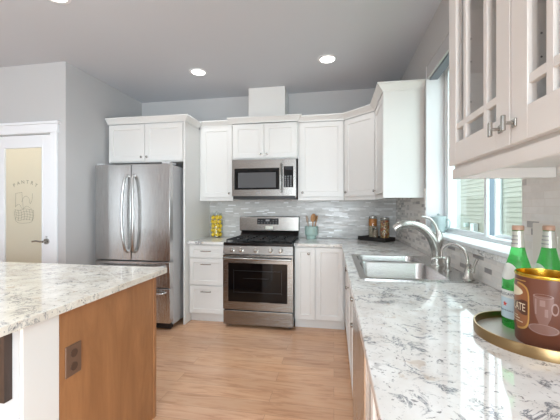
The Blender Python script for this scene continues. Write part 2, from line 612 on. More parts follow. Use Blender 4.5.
# pantry shell behind the door
b = BM()
box(b, -4.1, -4.0, YP+0.1, YB, 0, ZC)
struct('wall_pantry_side', b, 'cream', 'cream side wall inside the pantry', 'wall')
pl = bpy.data.lights.new('pantry_lamp', 'POINT')
pl.energy = 16; pl.color = (1.0, 0.94, 0.82); pl.shadow_soft_size = 0.12
po = bpy.data.objects.new('pantry_lamp', pl); po.location = (-3.15, 3.30, 2.35); COL.objects.link(po)

# baseboards
struct('baseboard_left', box(BM(), XL, XL+0.014, YP, 3.0, 0, 0.12), 'trimwhite', 'white baseboard on the wall left of the refrigerator', 'baseboard', 0.003)
b = BM()
box(b, -2.70, XL+0.014, YP-0.014, YP, 0, 0.12)
struct('baseboard_pantry', b, 'trimwhite', 'white baseboard right of the pantry door', 'baseboard', 0.003)

# window jamb lining
struct('trim_5', box(BM(), XR-0.001, FXW, WY1-0.012, WY1, WZ0, WZ1), 'trimwhite', 'white lining of the far side of the sink window opening', 'window lining')

# backsplash
b = BM()
box(b, -1.620, XR-0.009, YB-0.008, YB, 0.918, 1.45)
struct('trim_1', b, 'tile_back', 'grey glass strip mosaic backsplash on the back wall', 'backsplash')
b = BM()
box(b, XR-0.008, XR, WY1, YB-0.008, 0.918, 1.45)
box(b, XR-0.008, XR, WY0, WY1, 0.918, WZ0-0.053)
box(b, XR-0.008, XR, 0.0, WY0, 0.918, 1.45)
struct('trim_2', b, 'tile_right', 'beige strip mosaic backsplash on the right wall', 'backsplash')

# door casing
b = BM()
box(b, DX1+0.004, -2.700, YP-0.02, YP, 0, 2.04)
box(b, -3.60, DX0-0.004, YP-0.02, YP, 0, 2.04)
box(b, -3.61, -2.690, YP-0.024, YP, 2.04, 2.125)
box(b, -3.63, -2.672, YP-0.04, YP, 2.125, 2.15)
struct('trim_3', b, 'trimwhite', 'white craftsman casing around the pantry door', 'door casing', 0.003)

# pantry door
d = thing('door_1', (-3.145, YP+0.02, 0.0), 'white pantry door with a frosted glass pane', 'door', None, 'structure')
dy0, dy1 = YP+0.012, YP+0.047
GX0, GX1, GZ0, GZ1 = -3.366, -2.890, 0.24, 1.915
b = BM()
box(b, DX0+0.003, GX0, dy0, dy1, 0.008, DZ-0.003); box(b, GX1, DX1-0.003, dy0, dy1, 0.008, DZ-0.003)
box(b, GX0, GX1, dy0, dy1, 0.008, GZ0); box(b, GX0, GX1, dy0, dy1, GZ1, DZ-0.003)
part('door_frame', b, 'trimwhite', d, None, 0.002)
b = BM()
for x0, x1, z0, z1 in ((GX0, GX0+0.014, GZ0, GZ1), (GX1-0.014, GX1, GZ0, GZ1), (GX0+0.014, GX1-0.014, GZ0, GZ0+0.014), (GX0+0.014, GX1-0.014, GZ1-0.014, GZ1)):
    box(b, x0, x1, dy0-0.004, dy0+0.016, z0, z1)
part('glazing_bead', b, 'trimwhite', d, None, 0.003)
gp = part('glass_pane', box(BM(), GX0+0.012, GX1-0.012, dy0+0.016, dy0+0.022, GZ0+0.012, GZ1-0.012), 'frosted', d)
# etched lettering and line drawing
ye = dy0+0.0145
b = BM()
for i, ch in enumerate('PANTRY'):
    a = (i-2.5)*0.196
    t = text_bm(ch, 0.052, 1.0, 0.0006)
    R = 0.265
    cx, cz = -3.118+R*math.sin(a), 1.275+R*math.cos(a)
    mx = Matrix.Translation((cx, ye, cz)) @ Matrix.Rotation(a, 4, 'Y') @ Matrix.Rotation(PI/2, 4, 'X')
    bmesh.ops.transform(t, matrix=mx, verts=t.verts)
    me = bpy.data.meshes.new('t'); t.to_mesh(me); t.free(); b.from_mesh(me); bpy.data.meshes.remove(me)
part('lettering', b, 'etch', gp)
b = BM()
def stroke(pts, r=0.0016, closed=False):
    p = smooth_path([(x, ye, z) for x, z in (pts+[pts[0]] if closed else pts)], 4)
    tube(b, p, r, 5)
# canister, round loaf, jug and basket in outline
stroke([(-3.235, 1.44), (-3.155, 1.452)]); stroke([(-3.232, 1.44), (-3.235, 1.30)]); stroke([(-3.158, 1.45), (-3.15, 1.36)])
stroke([(-3.03, 1.44), (-3.035, 1.37), (-3.06, 1.33)]); stroke([(-3.16, 1.35), (-3.135, 1.40), (-3.10, 1.41), (-3.07, 1.385), (-3.065, 1.34)])
stroke([(-3.15, 1.37), (-3.14, 1.28)]); stroke([(-3.24, 1.30), (-3.19, 1.33), (-3.15, 1.28), (-3.10, 1.31), (-3.04, 1.28)])
for k in range(5):
    z = 1.275-0.026*k
    stroke([(-3.245+0.006*k, z), (-3.19, z-0.012), (-3.12, z+0.006), (-3.02-0.004*k, z-0.006)])
for k in range(7):
    x = -3.24+0.034*k
    stroke([(x, 1.275), (x+0.012, 1.22), (x+0.004, 1.165)])
stroke([(-3.25, 1.26), (-3.225, 1.15), (-3.12, 1.135), (-3.03, 1.16), (-3.015, 1.27)])
part('etched_drawing', b, 'etch', gp)
b = BM()
cyl(b, (-2.845, dy0+0.001, 0.955), (-2.845, dy0-0.012, 0.955), 0.031, 0.028, 24)
cyl(b, (-2.845, dy0-0.012, 0.955), (-2.845, dy0-0.048, 0.955), 0.011)
tube(b, smooth_path([(-2.845, dy0-0.045, 0.955), (-2.88, dy0-0.052, 0.958), (-2.92, dy0-0.05, 0.962), (-2.965, dy0-0.048, 0.956)], 5), 0.0085, 10)
part('door_handle', b, 'nickel', d, 40)
b = BM()
cyl(b, (-2.845, dy0+0.001, 1.0), (-2.845, dy0-0.006, 1.0), 0.010, 0.010, 14)
part('privacy_pin', b, 'chrome', d, 40)

# sink window
win = thing('window_1', (0.86, 2.047, WZ0), 'white two-pane sliding window above the sink', 'window', None, 'structure')
FX0, FX1 = FXW, 0.955
b = BM()
FY0_, FY1_ = WY0+0.045, WY1-0.050
box(b, FX0, FX1, WY0, FY0_, WZ0, WZ1); box(b, FX0, FX1, FY1_, WY1-0.0125, WZ0, WZ1)
box(b, FX0, FX1, FY0_, FY1_, WZ0, WZ0+0.020); box(b, FX0, FX1, FY0_, FY1_, WZ1-0.045, WZ1)
part('window_frame', b, 'vinyl', win, None, 0.003)
def sash(y0, y1, x0, x1, s0, s1):
    b = BM()
    z0, z1 = WZ0+0.020, WZ1-0.045
    box(b, x0, x1, y0, y0+s0, z0, z1); box(b, x0, x1, y1-s1, y1, z0, z1)
    box(b, x0, x1, y0+s0, y1-s1, z0, z0+0.018); box(b, x0, x1, y0+s0, y1-s1, z1-0.03, z1)
    sh = part('sash', b, 'vinyl', win, None, 0.002)
    part('pane', box(BM(), (x0+x1)/2-0.003, (x0+x1)/2+0.003, y0+s0, y1-s1, z0+0.018, z1-0.03), 'glass', sh)
sash(2.012, FY1_, 0.882, 0.900, 0.030, 0.020)
sash(FY0_, 2.032, 0.934, 0.946, 0.030, 0.016)
b = BM()
box(b, XR-0.030, FX0, WY0-0.02, WY1-0.0125, WZ0-0.020, WZ0)
part('whitened_sill_top', b, 'vinyl', win, None, 0.005)  # white colour stands in for sky brightness on the granite sill top
b = BM()
box(b, XR-0.020, FX0, WY0-0.02, WY1-0.0125, WZ0-0.052, WZ0-0.0205)
part('sill_apron', b, 'granite', win, None, 0.003)
# unseen windows behind the camera; left and right ones added for the light
for nm, a0, a1, zz0, zz1, side, where in (
        ('window_2', -1.2, 0.72, 0.2, 2.4, 'rear', 'wide on the wall behind the camera'), 
        ('added_window_left', -2.75, -2.05, 0.3, 2.4, 'left', 'narrow on the far left wall, added for a streak on the refrigerator'), 
        ('added_window_right', -3.4, -0.8, 0.5, 2.4, 'right', 'wide on the right wall behind the camera, added to light the left wall')):
    um = (a0+a1)/2
    wd = thing(nm, {'rear': (um, YR-0.05, zz0), 'left': (XW-0.05, um, zz0), 'right': (XR+0.1, um, zz0)}[side], 'white framed window of the open room, ' + where, 'window', None, 'structure')
    b = BM()
    n = 3 if a1-a0 > 1 else 1
    def bb(u0, u1, z0, z1):
        if side == 'rear': box(b, u0, u1, YR-0.09, YR-0.03, z0, z1)
        elif side == 'right': box(b, XR+0.08, XR+0.14, u0, u1, z0, z1)
        else: box(b, XW-0.09, XW-0.03, u0, u1, z0, z1)
    for k in range(n+1):
        u = a0+(a1-a0-0.06)*k/n
        bb(u, u+0.06, zz0, zz1)
    for k in range(n):
        u = a0+(a1-a0-0.06)*k/n
        bb(u+0.06, a0+(a1-a0-0.06)*(k+1)/n, zz0, zz0+0.06); bb(u+0.06, a0+(a1-a0-0.06)*(k+1)/n, zz1-0.06, zz1)
    part('window_frame', b, 'vinyl', wd, None, 0.003)

# vent chase above the microwave cabinet
b = BM()
box(b, -1.02, -0.572, 3.66, YB, 2.36, ZC)
struct('trim_4', b, 'white', 'white boxed vent chase rising from the microwave cabinet to the ceiling', 'vent chase', 0.003)

# ================================================================== ISLAND
t = thing('kitchen_island', (-1.6, 1.4, 0), 'stained wood kitchen island with a white knee wall on its seating side', 'kitchen island')
IX = -1.09
b = BM(); box(b, -2.75, IX-0.02, 1.086, 1.75, 0.10, 0.884)
part('carcass', b, 'islandwood', t)
b = BM(); box(b, -2.75, IX-0.06, 1.086, 1.70, 0.0, 0.10)
part('toe_kick', b, 'islandwood', t)
b = BM(); box(b, IX-0.02, IX, 1.088, 1.752, 0.0, 0.884)
part('end_panel', b, 'islandwood', t, None, 0.001)
b = BM(); box(b, IX-0.022, IX+0.004, 1.752, 1.778, 0.0, 0.884)
part('corner_post', b, 'islandwood', t, None, 0.002)
b = BM(); box(b, -2.80, IX+0.001, 0.937, 1.086, 0.0, 0.872)
tag(part('knee_wall', b, 'white', t, None, 0.002), 'white painted knee wall')
tag(part('knee_wall_darkening', box(BM(), -2.80, IX-0.012, 0.933, 0.937, 0.0, 0.872), 'wall', t), 'grey sheet darkening the near face of the knee wall')  # grey sheet added so the near face of the knee wall reads less lit
b = BM(); box(b, -2.80, IX-0.004, 0.94, 1.086, 0.872, 0.884)
part('top_shim', b, 'islandwood', t)
b = BM(); box(b, IX, IX+0.007, 1.112, 1.192, 0.585, 0.715)
op = part('outlet_plate', b, 'outletbrown', t, None, 0.003)
for zc in (0.678, 0.622):
    b = BM()
    tube(b, [(IX+0.006, 1.152, zc), (IX+0.0095, 1.152, zc)], 0.0175, 20, True)
    sk = part('socket', b, 'outletdark', op)
t = finish('island_countertop', (lambda b: (plate(b, rrect(-2.95, -1.027, 0.60, 1.812, 0.012, 3), [], 0.885, 0.916), b)[1])(BM()), 'granite_island', None, None, 0.004, (-1.9, 1.2, 0.885))
tag(t, 'cream speckled granite slab on top of the island', 'countertop')
t = thing('support_bracket', (-1.2, 0.92, 0.61), 'dark brown boxed wooden bracket under the overhang of the island top', 'bracket')
part('side_panel', box(BM(), -1.150, -1.128, 0.904, 0.933, 0.61, 0.884), 'darkwood', t, None, 0.001)
part('side_panel', box(BM(), -1.45, -1.428, 0.904, 0.933, 0.61, 0.884), 'darkwood', t, None, 0.001)
part('back_panel', box(BM(), -1.428, -1.150, 0.926, 0.933, 0.635, 0.884), 'black', t)
part('bottom_ledge', box(BM(), -1.428, -1.150, 0.904, 0.933, 0.61, 0.635), 'darkwood', t)

# ================================================================== CABINETS
def knob(p, n, parent):
    p = Vector(p); n = Vector(n)
    b = BM()
    tube(b, [p, p+n*0.012], [0.005, 0.005], 12)
    tube(b, [p+n*0.012, p+n*0.016, p+n*0.024, p+n*0.027], [0.008, 0.013, 0.013, 0.009], 16)
    return part('knob', b, 'nickel', parent, 40)
def pull(p, d, n, L, parent):
    p = Vector(p); d = Vector(d); n = Vector(n)
    b = BM()
    for s in (-1, 1):
        tube(b, [p+d*s*L*0.4, p+d*s*L*0.4+n*0.026], 0.004, 8)
    tube(b, smooth_path([p-d*L*0.5+n*0.022, p-d*L*0.4+n*0.027, p+n*0.030, p+d*L*0.4+n*0.027, p+d*L*0.5+n*0.022], 3), 0.005, 10)
    return part('pull', b, 'nickel', parent, 40)
def front_y(y):       # local frame facing -y at plane y
    return Matrix.Translation((0, y, 0))
def front_x(x):       # local frame facing -x at plane x ; local x = -world y
    return Matrix.Translation((x, 0, 0)) @ Matrix.Rotation(-PI/2, 4, 'Z')

CR = [(0.0, 0.0), (0.008, 0.0), (0.010, 0.012), (0.022, 0.026), (0.042, 0.050), (0.050, 0.053), (0.050, 0.066), (0.0, 0.066)]
def miter(pts, i):
    P = [Vector((p[0], p[1])) for p in pts]
    def nrm(a, b):
        d = (b-a).normalized()
        return Vector((d.y, -d.x))
    if i == 0: return nrm(P[0], P[1])
    if i == len(P)-1: return nrm(P[-2], P[-1])
    n1, n2 = nrm(P[i-1], P[i]), nrm(P[i], P[i+1])
    m = (n1+n2)
    return m/(1+n1.dot(n2))
def crown(parent, pts, i0, i1, z0, name='crown_molding', prof=CR):
    """part of a mitred sweep along pts, from vertex i0 to i1; outward is right of travel"""
    b = BM()
    rings = []
    for i in range(i0, i1+1):
        m = miter(pts, i)
        rings.append([b.verts.new((pts[i][0]+m.x*o, pts[i][1]+m.y*o, z0+z)) for o, z in prof])
    for r0, r1 in zip(rings, rings[1:]):
        for k in range(len(prof)):
            j = (k+1) % len(prof)
            b.faces.new((r0[k], r0[j], r1[j], r1[k]))
    b.faces.new(rings[0]); b.faces.new(rings[-1][::-1])
    return part(name, b, 'white', parent)
RAIL = [(-0.018, 0.0), (0.0, 0.0), (0.003, 0.006), (0.0, 0.012), (0.0, 0.034), (-0.018, 0.034)]

# --- over-refrigerator cabinet
FZ = 2.25
c = thing('refrigerator_cabinet', (-2.12, 3.22, 1.81), 'two-door white cabinet above the refrigerator with a tall side panel to the floor', 'wall cabinet')
part('carcass', box(BM(), -2.578, -1.645, 3.241, YB-0.002, 1.81, FZ), 'white', c, None, 0.001)
for x0, x1, kx in ((-2.564, -2.113, -2.145), (-2.107, -1.650, -2.075)):
    dr = part('door', shaker(BM(), x0, x1, 1.822, FZ-0.012, mx=front_y(3.240)), 'white', c, None, 0.001)
    knob((kx, 3.220, 1.866), (0, -1, 0), dr)
FP = [(-2.578, 3.222), (-1.622, 3.222), (-1.622, YB-0.36)]
crown(c, FP, 0, 2, FZ-0.001)
part('side_panel', box(BM(), -1.643, -1.622, 3.222, YB-0.002, 0, FZ-0.001), 'white', c, None, 0.001)

UZ0, UZ1 = 1.41, 2.285
YU = 3.59
run = [(-1.622, YU), (-1.192, YU), (-1.192, YU-0.035), (-0.412, YU-0.035), (-0.412, YU), (0.114, YU), (0.412, 3.300), (0.412, 2.78), (XR-0.001, 2.78)]
def upper(name, label, x0, x1, doors, knobs, yf, z0, z1, ci, cz, rail=True):
    c = thing(name, ((x0+x1)/2, yf, z0), label, 'wall cabinet')
    part('carcass', box(BM(), x0+0.0005, x1-0.0005, yf+0.021, YB-0.009, z0, z1), 'white', c, None, 0.001)
    for (a, b_), kx in zip(doors, knobs):
        dr = part('door', shaker(BM(), a, b_, z0+0.012, z1-0.012, mx=front_y(yf+0.020)), 'white', c, None, 0.001)
        knob((kx, yf, z0+0.055), (0, -1, 0), dr)
    if rail:
        part('light_rail', box(BM(), x0+0.001, x1-0.001, yf+0.012, yf+0.032, z0-0.034, z0), 'white', c, None, 0.002)
    return c
c = upper('upper_cabinet', 'narrow single-door white wall cabinet above the lemon jar, left of the microwave', -1.621, -1.192, [(-1.592, -1.205)], [-1.236], YU, UZ0, UZ1, 0, 0)
crown(c, [run[0], run[1]], 0, 1, UZ1-0.015)
c = upper('upper_cabinet', 'short two-door white wall cabinet directly above the microwave', -1.191, -0.412, [(-1.176, -0.806), (-0.800, -0.428)], [-0.838, -0.768], YU-0.035, 1.862, UZ1, 2, 3, False)
crown(c, [(-1.192, YU+0.05), run[2], run[3], (-0.412, YU+0.05)], 0, 3, UZ1+0.002)
c = upper('upper_cabinet', 'single-door white wall cabinet right of the microwave, above the utensil crock', -0.411, 0.113, [(-0.385, 0.102)], [-0.355], YU, UZ0, UZ1, 4, 5)
crown(c, run, 4, 5, UZ1-0.004)
# --- diagonal corner cabinet
c = thing('corner_cabinet', (0.45, 3.6, UZ0), 'white wall cabinet set diagonally across the back right corner', 'wall cabinet')
b = BM()
a0, a1 = Vector((0.1145, YU+0.021)), Vector((0.412+0.021, 3.3085))
foot = [(0.1145, YB-0.009), (XR-0.009, YB-0.009), (XR-0.009, 3.3085), (a1.x, a1.y), (a0.x, a0.y)]
plate(b, foot[::-1], [], UZ0, UZ1)
part('carcass', b, 'white', c, None, 0.001)
dd = (a1-a0); L = dd.length; ang = math.atan2(dd.y, dd.x)
mxd = Matrix.Translation((a0.x, a0.y, 0)) @ Matrix.Rotation(ang, 4, 'Z')
dr = part('door', shaker(BM(), 0.022, L-0.014, UZ0+0.012, UZ1-0.012, mx=mxd), 'white', c, None, 0.001)
nd = (mxd.to_3x3() @ Vector((0, -1, 0)))
kp = mxd @ Vector((0.052, -0.02, UZ0+0.055))
knob(kp, nd, dr)
b = BM(); box(b, 0.012, L-0.012, -0.008, 0.012, UZ0-0.034, UZ0, mxd)
part('light_rail', b, 'white', c, None, 0.002)
crown(c, run, 5, 6, UZ1-0.004)
# --- right wall cabinet before the window
c = thing('upper_cabinet', (0.58, 3.04, UZ0), 'white wall cabinet on the right wall beside the window, end panel facing the room', 'wall cabinet')
part('carcass', box(BM(), 0.433, XR-0.009, 2.782, 3.3075, UZ0, UZ1), 'white', c, None, 0.001)
part('end_panel', box(BM(), 0.414, XR-0.001, 2.770, 2.782, UZ0-0.034, UZ1), 'white', c, None, 0.001)
dr = part('door', shaker(BM(), -3.300, -2.795, UZ0+0.012, UZ1-0.012, mx=front_x(0.432)), 'white', c, None, 0.001)
knob((0.412, 3.265, UZ0+0.055), (-1, 0, 0), dr)
part('light_rail', box(BM(), 0.424, 0.444, 2.783, 3.306, UZ0-0.034, UZ0), 'white', c, None, 0.002)
run2 = run[:7]+[(0.412, 2.770), (XR-0.001, 2.770)]
crown(c, run2, 6, 8, UZ1-0.004)

# --- glass-door cabinet near the camera
GF = 0.405
Z0, Z1 = 1.428, 2.29
GY1, GY0 = 1.205, 0.41
c = thing('glass_door_cabinet', (0.58, 0.8, Z0), 'white wall cabinet with muntined glass doors hanging nearest the camera', 'wall cabinet')
b = BM()
xf = GF+0.021
box(b, xf, XR-0.009, GY1-0.018, GY1, Z0, Z1); box(b, xf, XR-0.009, GY0, GY0+0.018, Z0, Z1)
box(b, xf, XR-0.009, GY0+0.018, GY1-0.018, Z0, Z0+0.018); box(b, xf, XR-0.009, GY0+0.018, GY1-0.018, Z1-0.018, Z1)
box(b, XR-0.021, XR-0.009, GY0+0.018, GY1-0.018, Z0+0.018, Z1-0.018)
part('carcass', b, 'white', c, None, 0.001)
b = BM(); box(b, xf, xf+0.02, 0.79, 0.825, Z0+0.018, Z1-0.018)
part('center_stile', b, 'white', c)
for z in (1.98,):
    part('shelf', box(BM(), xf+0.03, XR-0.022, GY0+0.019, GY1-0.019, z, z+0.008), 'cabglass', c)
for x in (0.47, 0.69):
    for z in (1.60, 1.66, 1.80, 1.88):
        part('shelf_pin_hole', tube(BM(), [(x, GY1-0.018, z), (x, GY1-0.0191, z)], 0.0032, 8), 'black', c)
def glass_door(y0, y1, ky):
    dz0, dz1 = Z0+0.010, Z1-0.012
    s = 0.062
    b = BM()
    x0, x1 = GF, GF+0.020
    box(b, x0, x1, y0, y0+s, dz0, dz1); box(b, x0, x1, y1-s, y1, dz0, dz1)
    box(b, x0, x1, y0+s, y1-s, dz0, dz0+s+0.010); box(b, x0, x1, y0+s, y1-s, dz1-s, dz1)
    dr = part('door', b, 'white', c, None, 0.0015)
    b = BM()
    w = y1-y0-2*s
    for yy in (y0+s+0.055, y1-s-0.055-0.02):
        box(b, x0+0.003, x1-0.003, yy, yy+0.02, dz0+s+0.010, dz1-s)
    segs = [(y0+s, y0+s+0.055), (y0+s+0.075, y1-s-0.075), (y1-s-0.055, y1-s)]
    for zz in (dz0+s+0.010+0.045, dz1-s-0.065):
        for a, b_ in segs:
            box(b, x0+0.003, x1-0.003, a, b_, zz, zz+0.02)
    part('muntin', b, 'white', dr, None, 0.001)
    part('pane', box(BM(), x0+0.009, x0+0.012, y0+s+0.0005, y1-s-0.0005, dz0+s+0.011, dz1-s-0.0005), 'cabglass', dr)
    p = Vector((GF, ky, dz0+0.045))
    b = BM()
    tube(b, [p, p+Vector((-0.022, 0, 0))], 0.004, 10)
    box(b, p.x-0.030, p.x-0.022, p.y-0.006, p.y+0.006, p.z-0.018, p.z+0.018)
    box(b, p.x-0.006, p.x-0.0005, p.y-0.008, p.y+0.008, p.z-0.010, p.z+0.010)
    part('knob', b, 'nickel', dr, None, 0.002)
glass_door(0.811, GY1-0.004, 0.846)
glass_door(GY0+0.004, 0.805, 0.786)
b = BM()
box(b, GF+0.012, GF+0.030, GY0+0.001, GY1-0.001, Z0-0.036, Z0)
part('light_rail', b, 'white', c, None, 0.003)
b = BM()
box(b, GF+0.030, XR-0.009, GY1-0.022, GY1-0.002, Z0-0.036, Z0)
part('light_rail', b, 'white', c, None, 0.003)
crown(c, [(XR-0.009, GY1), (GF, GY1), (GF, GY0)], 0, 2, Z1-0.001)

# --- base cabinets on the back wall
YD = 3.30   # door face
def base_back(name, label, x0, x1):
    c = thing(name, ((x0+x1)/2, YD, 0), label, 'base cabinet')
    part('carcass', box(BM(), x0, x1, YD+0.021, YB, 0.10, 0.884), 'white', c, None, 0.001)
    part('toe_kick', box(BM(), x0, x1, YD+0.075, YD+0.095, 0, 0.10), 'white', c)
    return c
c = base_back('drawer_cabinet', 'white base cabinet with three drawers between refrigerator panel and range', -1.621, -1.190)
for z0, z1 in ((0.735, 0.872), (0.430, 0.722), (0.112, 0.417)):
    dr = part('drawer', shaker(BM(), -1.606, -1.203, z0, z1, rail=0.045, mx=front_y(YD+0.020)), 'white', c, None, 0.001)
    pull((-1.405, YD, z1-0.06 if z1 < 0.8 else (z0+z1)/2+0.005), (1, 0, 0), (0, -1, 0), 0.12, dr)
c = base_back('base_cabinet', 'white base cabinet with two tall doors right of the range', -0.414, 0.112)
for x0, x1, kx in ((-0.400, -0.196, -0.262), (-0.188, 0.094, None)):
    dr = part('door', shaker(BM(), x0, x1, 0.112, 0.872, rail=0.05, mx=front_y(YD+0.020)), 'white', c, None, 0.001)
    if kx: knob((kx, YD, 0.81), (0, -1, 0), dr)

# --- base cabinets along the right wall (faces look towards -x)
XD = 0.115
def base_right(name, label, y0, y1, back=XR-0.001):
    c = thing(name, (XD, (y0+y1)/2, 0), label, 'base cabinet')
    part('carcass', box(BM(), XD+0.021, back, y0, y1, 0.10, 0.884 if name != 'sink_cabinet' else 0.68), 'white', c, None, 0.001)
    part('toe_kick', box(BM(), XD+0.075, XD+0.095, y0, y1, 0, 0.10), 'white', c)
    return c
c = base_right('corner_base_cabinet', 'white corner base cabinet under the spice tray', 2.601, 3.318)
dr = part('door', shaker(BM(), -3.275, -2.606, 0.112, 0.872, rail=0.055, mx=front_x(XD+0.020)), 'white', c, None, 0.001)
knob((XD, 2.66, 0.80), (-1, 0, 0), dr)
c = base_right('sink_cabinet', 'white sink base cabinet with false drawer front and doors', 1.641, 2.600)
part('face_frame', box(BM(), XD+0.021, XD+0.040, 1.641, 2.600, 0.681, 0.884), 'white', c)
for y0, y1, ky in ((1.646, 2.117, 1.72), (2.123, 2.595, 2.52)):
    dr = part('drawer_front', shaker(BM(), -y1, -y0, 0.735, 0.872, rail=0.045, mx=front_x(XD+0.020)), 'white', c, None, 0.001)
    knob((XD, ky, 0.80), (-1, 0, 0), dr)
    dr = part('door', shaker(BM(), -y1, -y0, 0.112, 0.722, rail=0.055, mx=front_x(XD+0.020)), 'white', c, None, 0.001)
    knob((XD, ky, 0.66), (-1, 0, 0), dr)
dw = thing('dishwasher', (XD, 1.335, 0), 'stainless steel dishwasher built in under the right counter', 'dishwasher')
part('tub', box(BM(), XD+0.035, XR-0.05, 1.036, 1.638, 0.02, 0.880), 'black', dw)
part('door', box(BM(), XD-0.020, XD+0.034, 1.040, 1.634, 0.11, 0.870), 'steelv', dw, None, 0.006)
part('pocket_handle', box(BM(), XD-0.004, XD+0.030, 1.060, 1.614, 0.8705, 0.879), 'black', dw)
part('toe_kick', box(BM(), XD+0.05, XD+0.07, 1.040, 1.634, 0.015, 0.105), 'black', dw)
c = base_right('base_cabinet', 'white base cabinet under the right counter nearest the camera', 0.20, 1.033)
for y0, y1 in ((0.61, 1.026), (0.206, 0.604)):
    part('door', shaker(BM(), -y1, -y0, 0.112, 0.872, rail=0.055, mx=front_x(XD+0.020)), 'white', c, None, 0.001)

# ================================================================== COUNTERTOPS
CZ0, CZ1 = 0.885, 0.916
t = finish('countertop', (lambda b: (plate(b, [(-1.621, 3.272), (-1.188, 3.272), (-1.188, YB-0.001), (-1.621, YB-0.001)], [], CZ0, CZ1), b)[1])(BM()), 'granite', None, None, 0.004, (-1.4, 3.6, CZ0))
tag(t, 'small white granite counter on the drawer cabinet left of the range', 'countertop')
SX0, SX1, SY0, SY1 = 0.136, 0.714, 1.68, 2.545
outer = [(-0.416, 3.272), (0.082, 3.272), (0.082, 0.15), (XR-0.001, 0.15), (XR-0.001, YB-0.001), (-0.416, YB-0.001)]
hole = rrect(SX0+0.012, SX1-0.012, SY0+0.012, SY1-0.012, 0.02, 4)
b = BM(); plate(b, outer, [hole], CZ0, CZ1)
t = finish('countertop', b, 'granite', None, None, 0.004, (0.4, 2.0, CZ0))
tag(t, 'long L-shaped white granite counter along the right wall holding the sink', 'countertop')

# ================================================================== REFRIGERATOR
FX0_, FX1_, FY = -2.560, -1.682, 3.0
r = thing('refrigerator', (-2.11, 3.3, 0), 'stainless french-door refrigerator with two bottom drawers', 'refrigerator')
part('body', box(BM(), FX0_+0.004, FX1_-0.004, FY+0.085, 3.86, 0.05, 1.745), 'fridgeside', r, None, 0.004)
def bulged(x0, x1, z0, z1, y, bulge, t):
    b = BM()
    n = 10
    f, k = [], []
    for i in range(n+1):
        s = i/n
        x = x0+(x1-x0)*s
        e = abs(2*s-1)
        yy = y+bulge*(e**2.2)
        f.append((b.verts.new((x, yy, z0)), b.verts.new((x, yy, z1))))
        k.append((b.verts.new((x, y+t, z0)), b.verts.new((x, y+t, z1))))
    for i in range(n):
        b.faces.new((f[i][0], f[i+1][0], f[i+1][1], f[i][1]))
        b.faces.new((k[i+1][0], k[i][0], k[i][1], k[i+1][1]))
        b.faces.new((f[i][1], f[i+1][1], k[i+1][1], k[i][1]))
        b.faces.new((f[i+1][0], f[i][0], k[i][0], k[i+1][0]))
    b.faces.new((f[0][0], f[0][1], k[0][1], k[0][0]))
    b.faces.new((f[n][1], f[n][0], k[n][0], k[n][1]))
    return b
XM = -2.128
for x0, x1, hx, s in ((FX0_, XM-0.004, XM-0.040, -1), (XM+0.004, FX1_, XM+0.040, 1)):
    dr = part('door', bulged(x0, x1, 0.735, 1.755, FY, 0.004, 0.075), 'steelv', r, 35, 0.004)
    b = BM()
    pts = smooth_path([(hx, FY+0.008, 1.635), (hx+s*0.004, FY-0.036, 1.60), (hx+s*0.020, FY-0.052, 1.42), (hx+s*0.026, FY-0.056, 1.22), (hx+s*0.020, FY-0.052, 1.02), (hx+s*0.004, FY-0.036, 0.86), (hx, FY+0.008, 0.825)], 6)
    tube(b, pts, 0.0185, 12, True, 0.9)
    part('handle', b, 'steelv', dr, 50)
for z0, z1 in ((0.455, 0.722), (0.085, 0.443)):
    dr = part('drawer', bulged(FX0_, FX1_, z0, z1, FY, 0.004, 0.075), 'steelv', r, 35, 0.004)
    b = BM()
    zz = z1-0.045
    pts = smooth_path([(FX0_+0.06, FY+0.012, zz), (FX0_+0.075, FY-0.035, zz), (FX0_+0.20, FY-0.048, zz), (FX1_-0.20, FY-0.048, zz), (FX1_-0.075, FY-0.035, zz), (FX1_-0.06, FY+0.012, zz)], 6)
    tube(b, pts, 0.0135, 12)
    part('handle', b, 'steelv', dr, 50)
part('base_grille', box(BM(), FX0_+0.02, FX1_-0.02, FY+0.06, FY+0.084, 0.012, 0.078), 'black', r)
part('hinge_cover', box(BM(), FX1_-0.10, FX1_-0.01, FY+0.02, FY+0.16, 1.7555, 1.775), 'fridgeside', r, None, 0.004)
part('hinge_cover', box(BM(), FX0_+0.01, FX0_+0.10, FY+0.02, FY+0.16, 1.7555, 1.775), 'fridgeside', r, None, 0.004)
for x in (FX0_+0.06, FX1_-0.06):
    for y in (FY+0.14, 3.70):
        part('foot', tube(BM(), [(x, y, 0.0), (x, y, 0.051)], 0.02, 12), 'black', r)
part('badge', box(BM(), -1.735, -1.700, FY+0.0045, FY+0.009, 1.690, 1.705), 'ink', r)

# ================================================================== RANGE
RX0, RX1, RY = -1.183, -0.421, 3.225
RC = (RX0+RX1)/2
r = thing('gas_range', (RC, 3.5, 0), 'stainless steel gas range with black cooktop and oven window', 'range')
part('body', box(BM(), RX0+0.003, RX1-0.003, RY+0.05, 3.895, 0.03, 0.895), 'steeldark', r, None, 0.002)
for x in (RX0+0.05, RX1-0.05):
    for y in (RY+0.10, 3.84): part('foot', tube(BM(), [(x, y, 0), (x, y, 0.031)], 0.018, 12), 'black', r)
part('storage_drawer', box(BM(), RX0, RX1, RY+0.004, RY+0.049, 0.035, 0.188), 'steel', r, None, 0.006)
d_ = BM()
wx0, wx1, wz0, wz1 = RX0+0.058, RX1-0.058, 0.285, 0.700
box(d_, RX0, wx0, RY, RY+0.048, 0.200, 0.785); box(d_, wx1, RX1, RY, RY+0.048, 0.200, 0.785)
box(d_, wx0, wx1, RY, RY+0.048, 0.200, wz0); box(d_, wx0, wx1, RY, RY+0.048, wz1, 0.785)
od = part('oven_door', d_, 'steel', r)
part('oven_window', box(BM(), wx0, wx1, RY+0.004, RY+0.030, wz0, wz1), 'blackgloss', od)
b = BM()
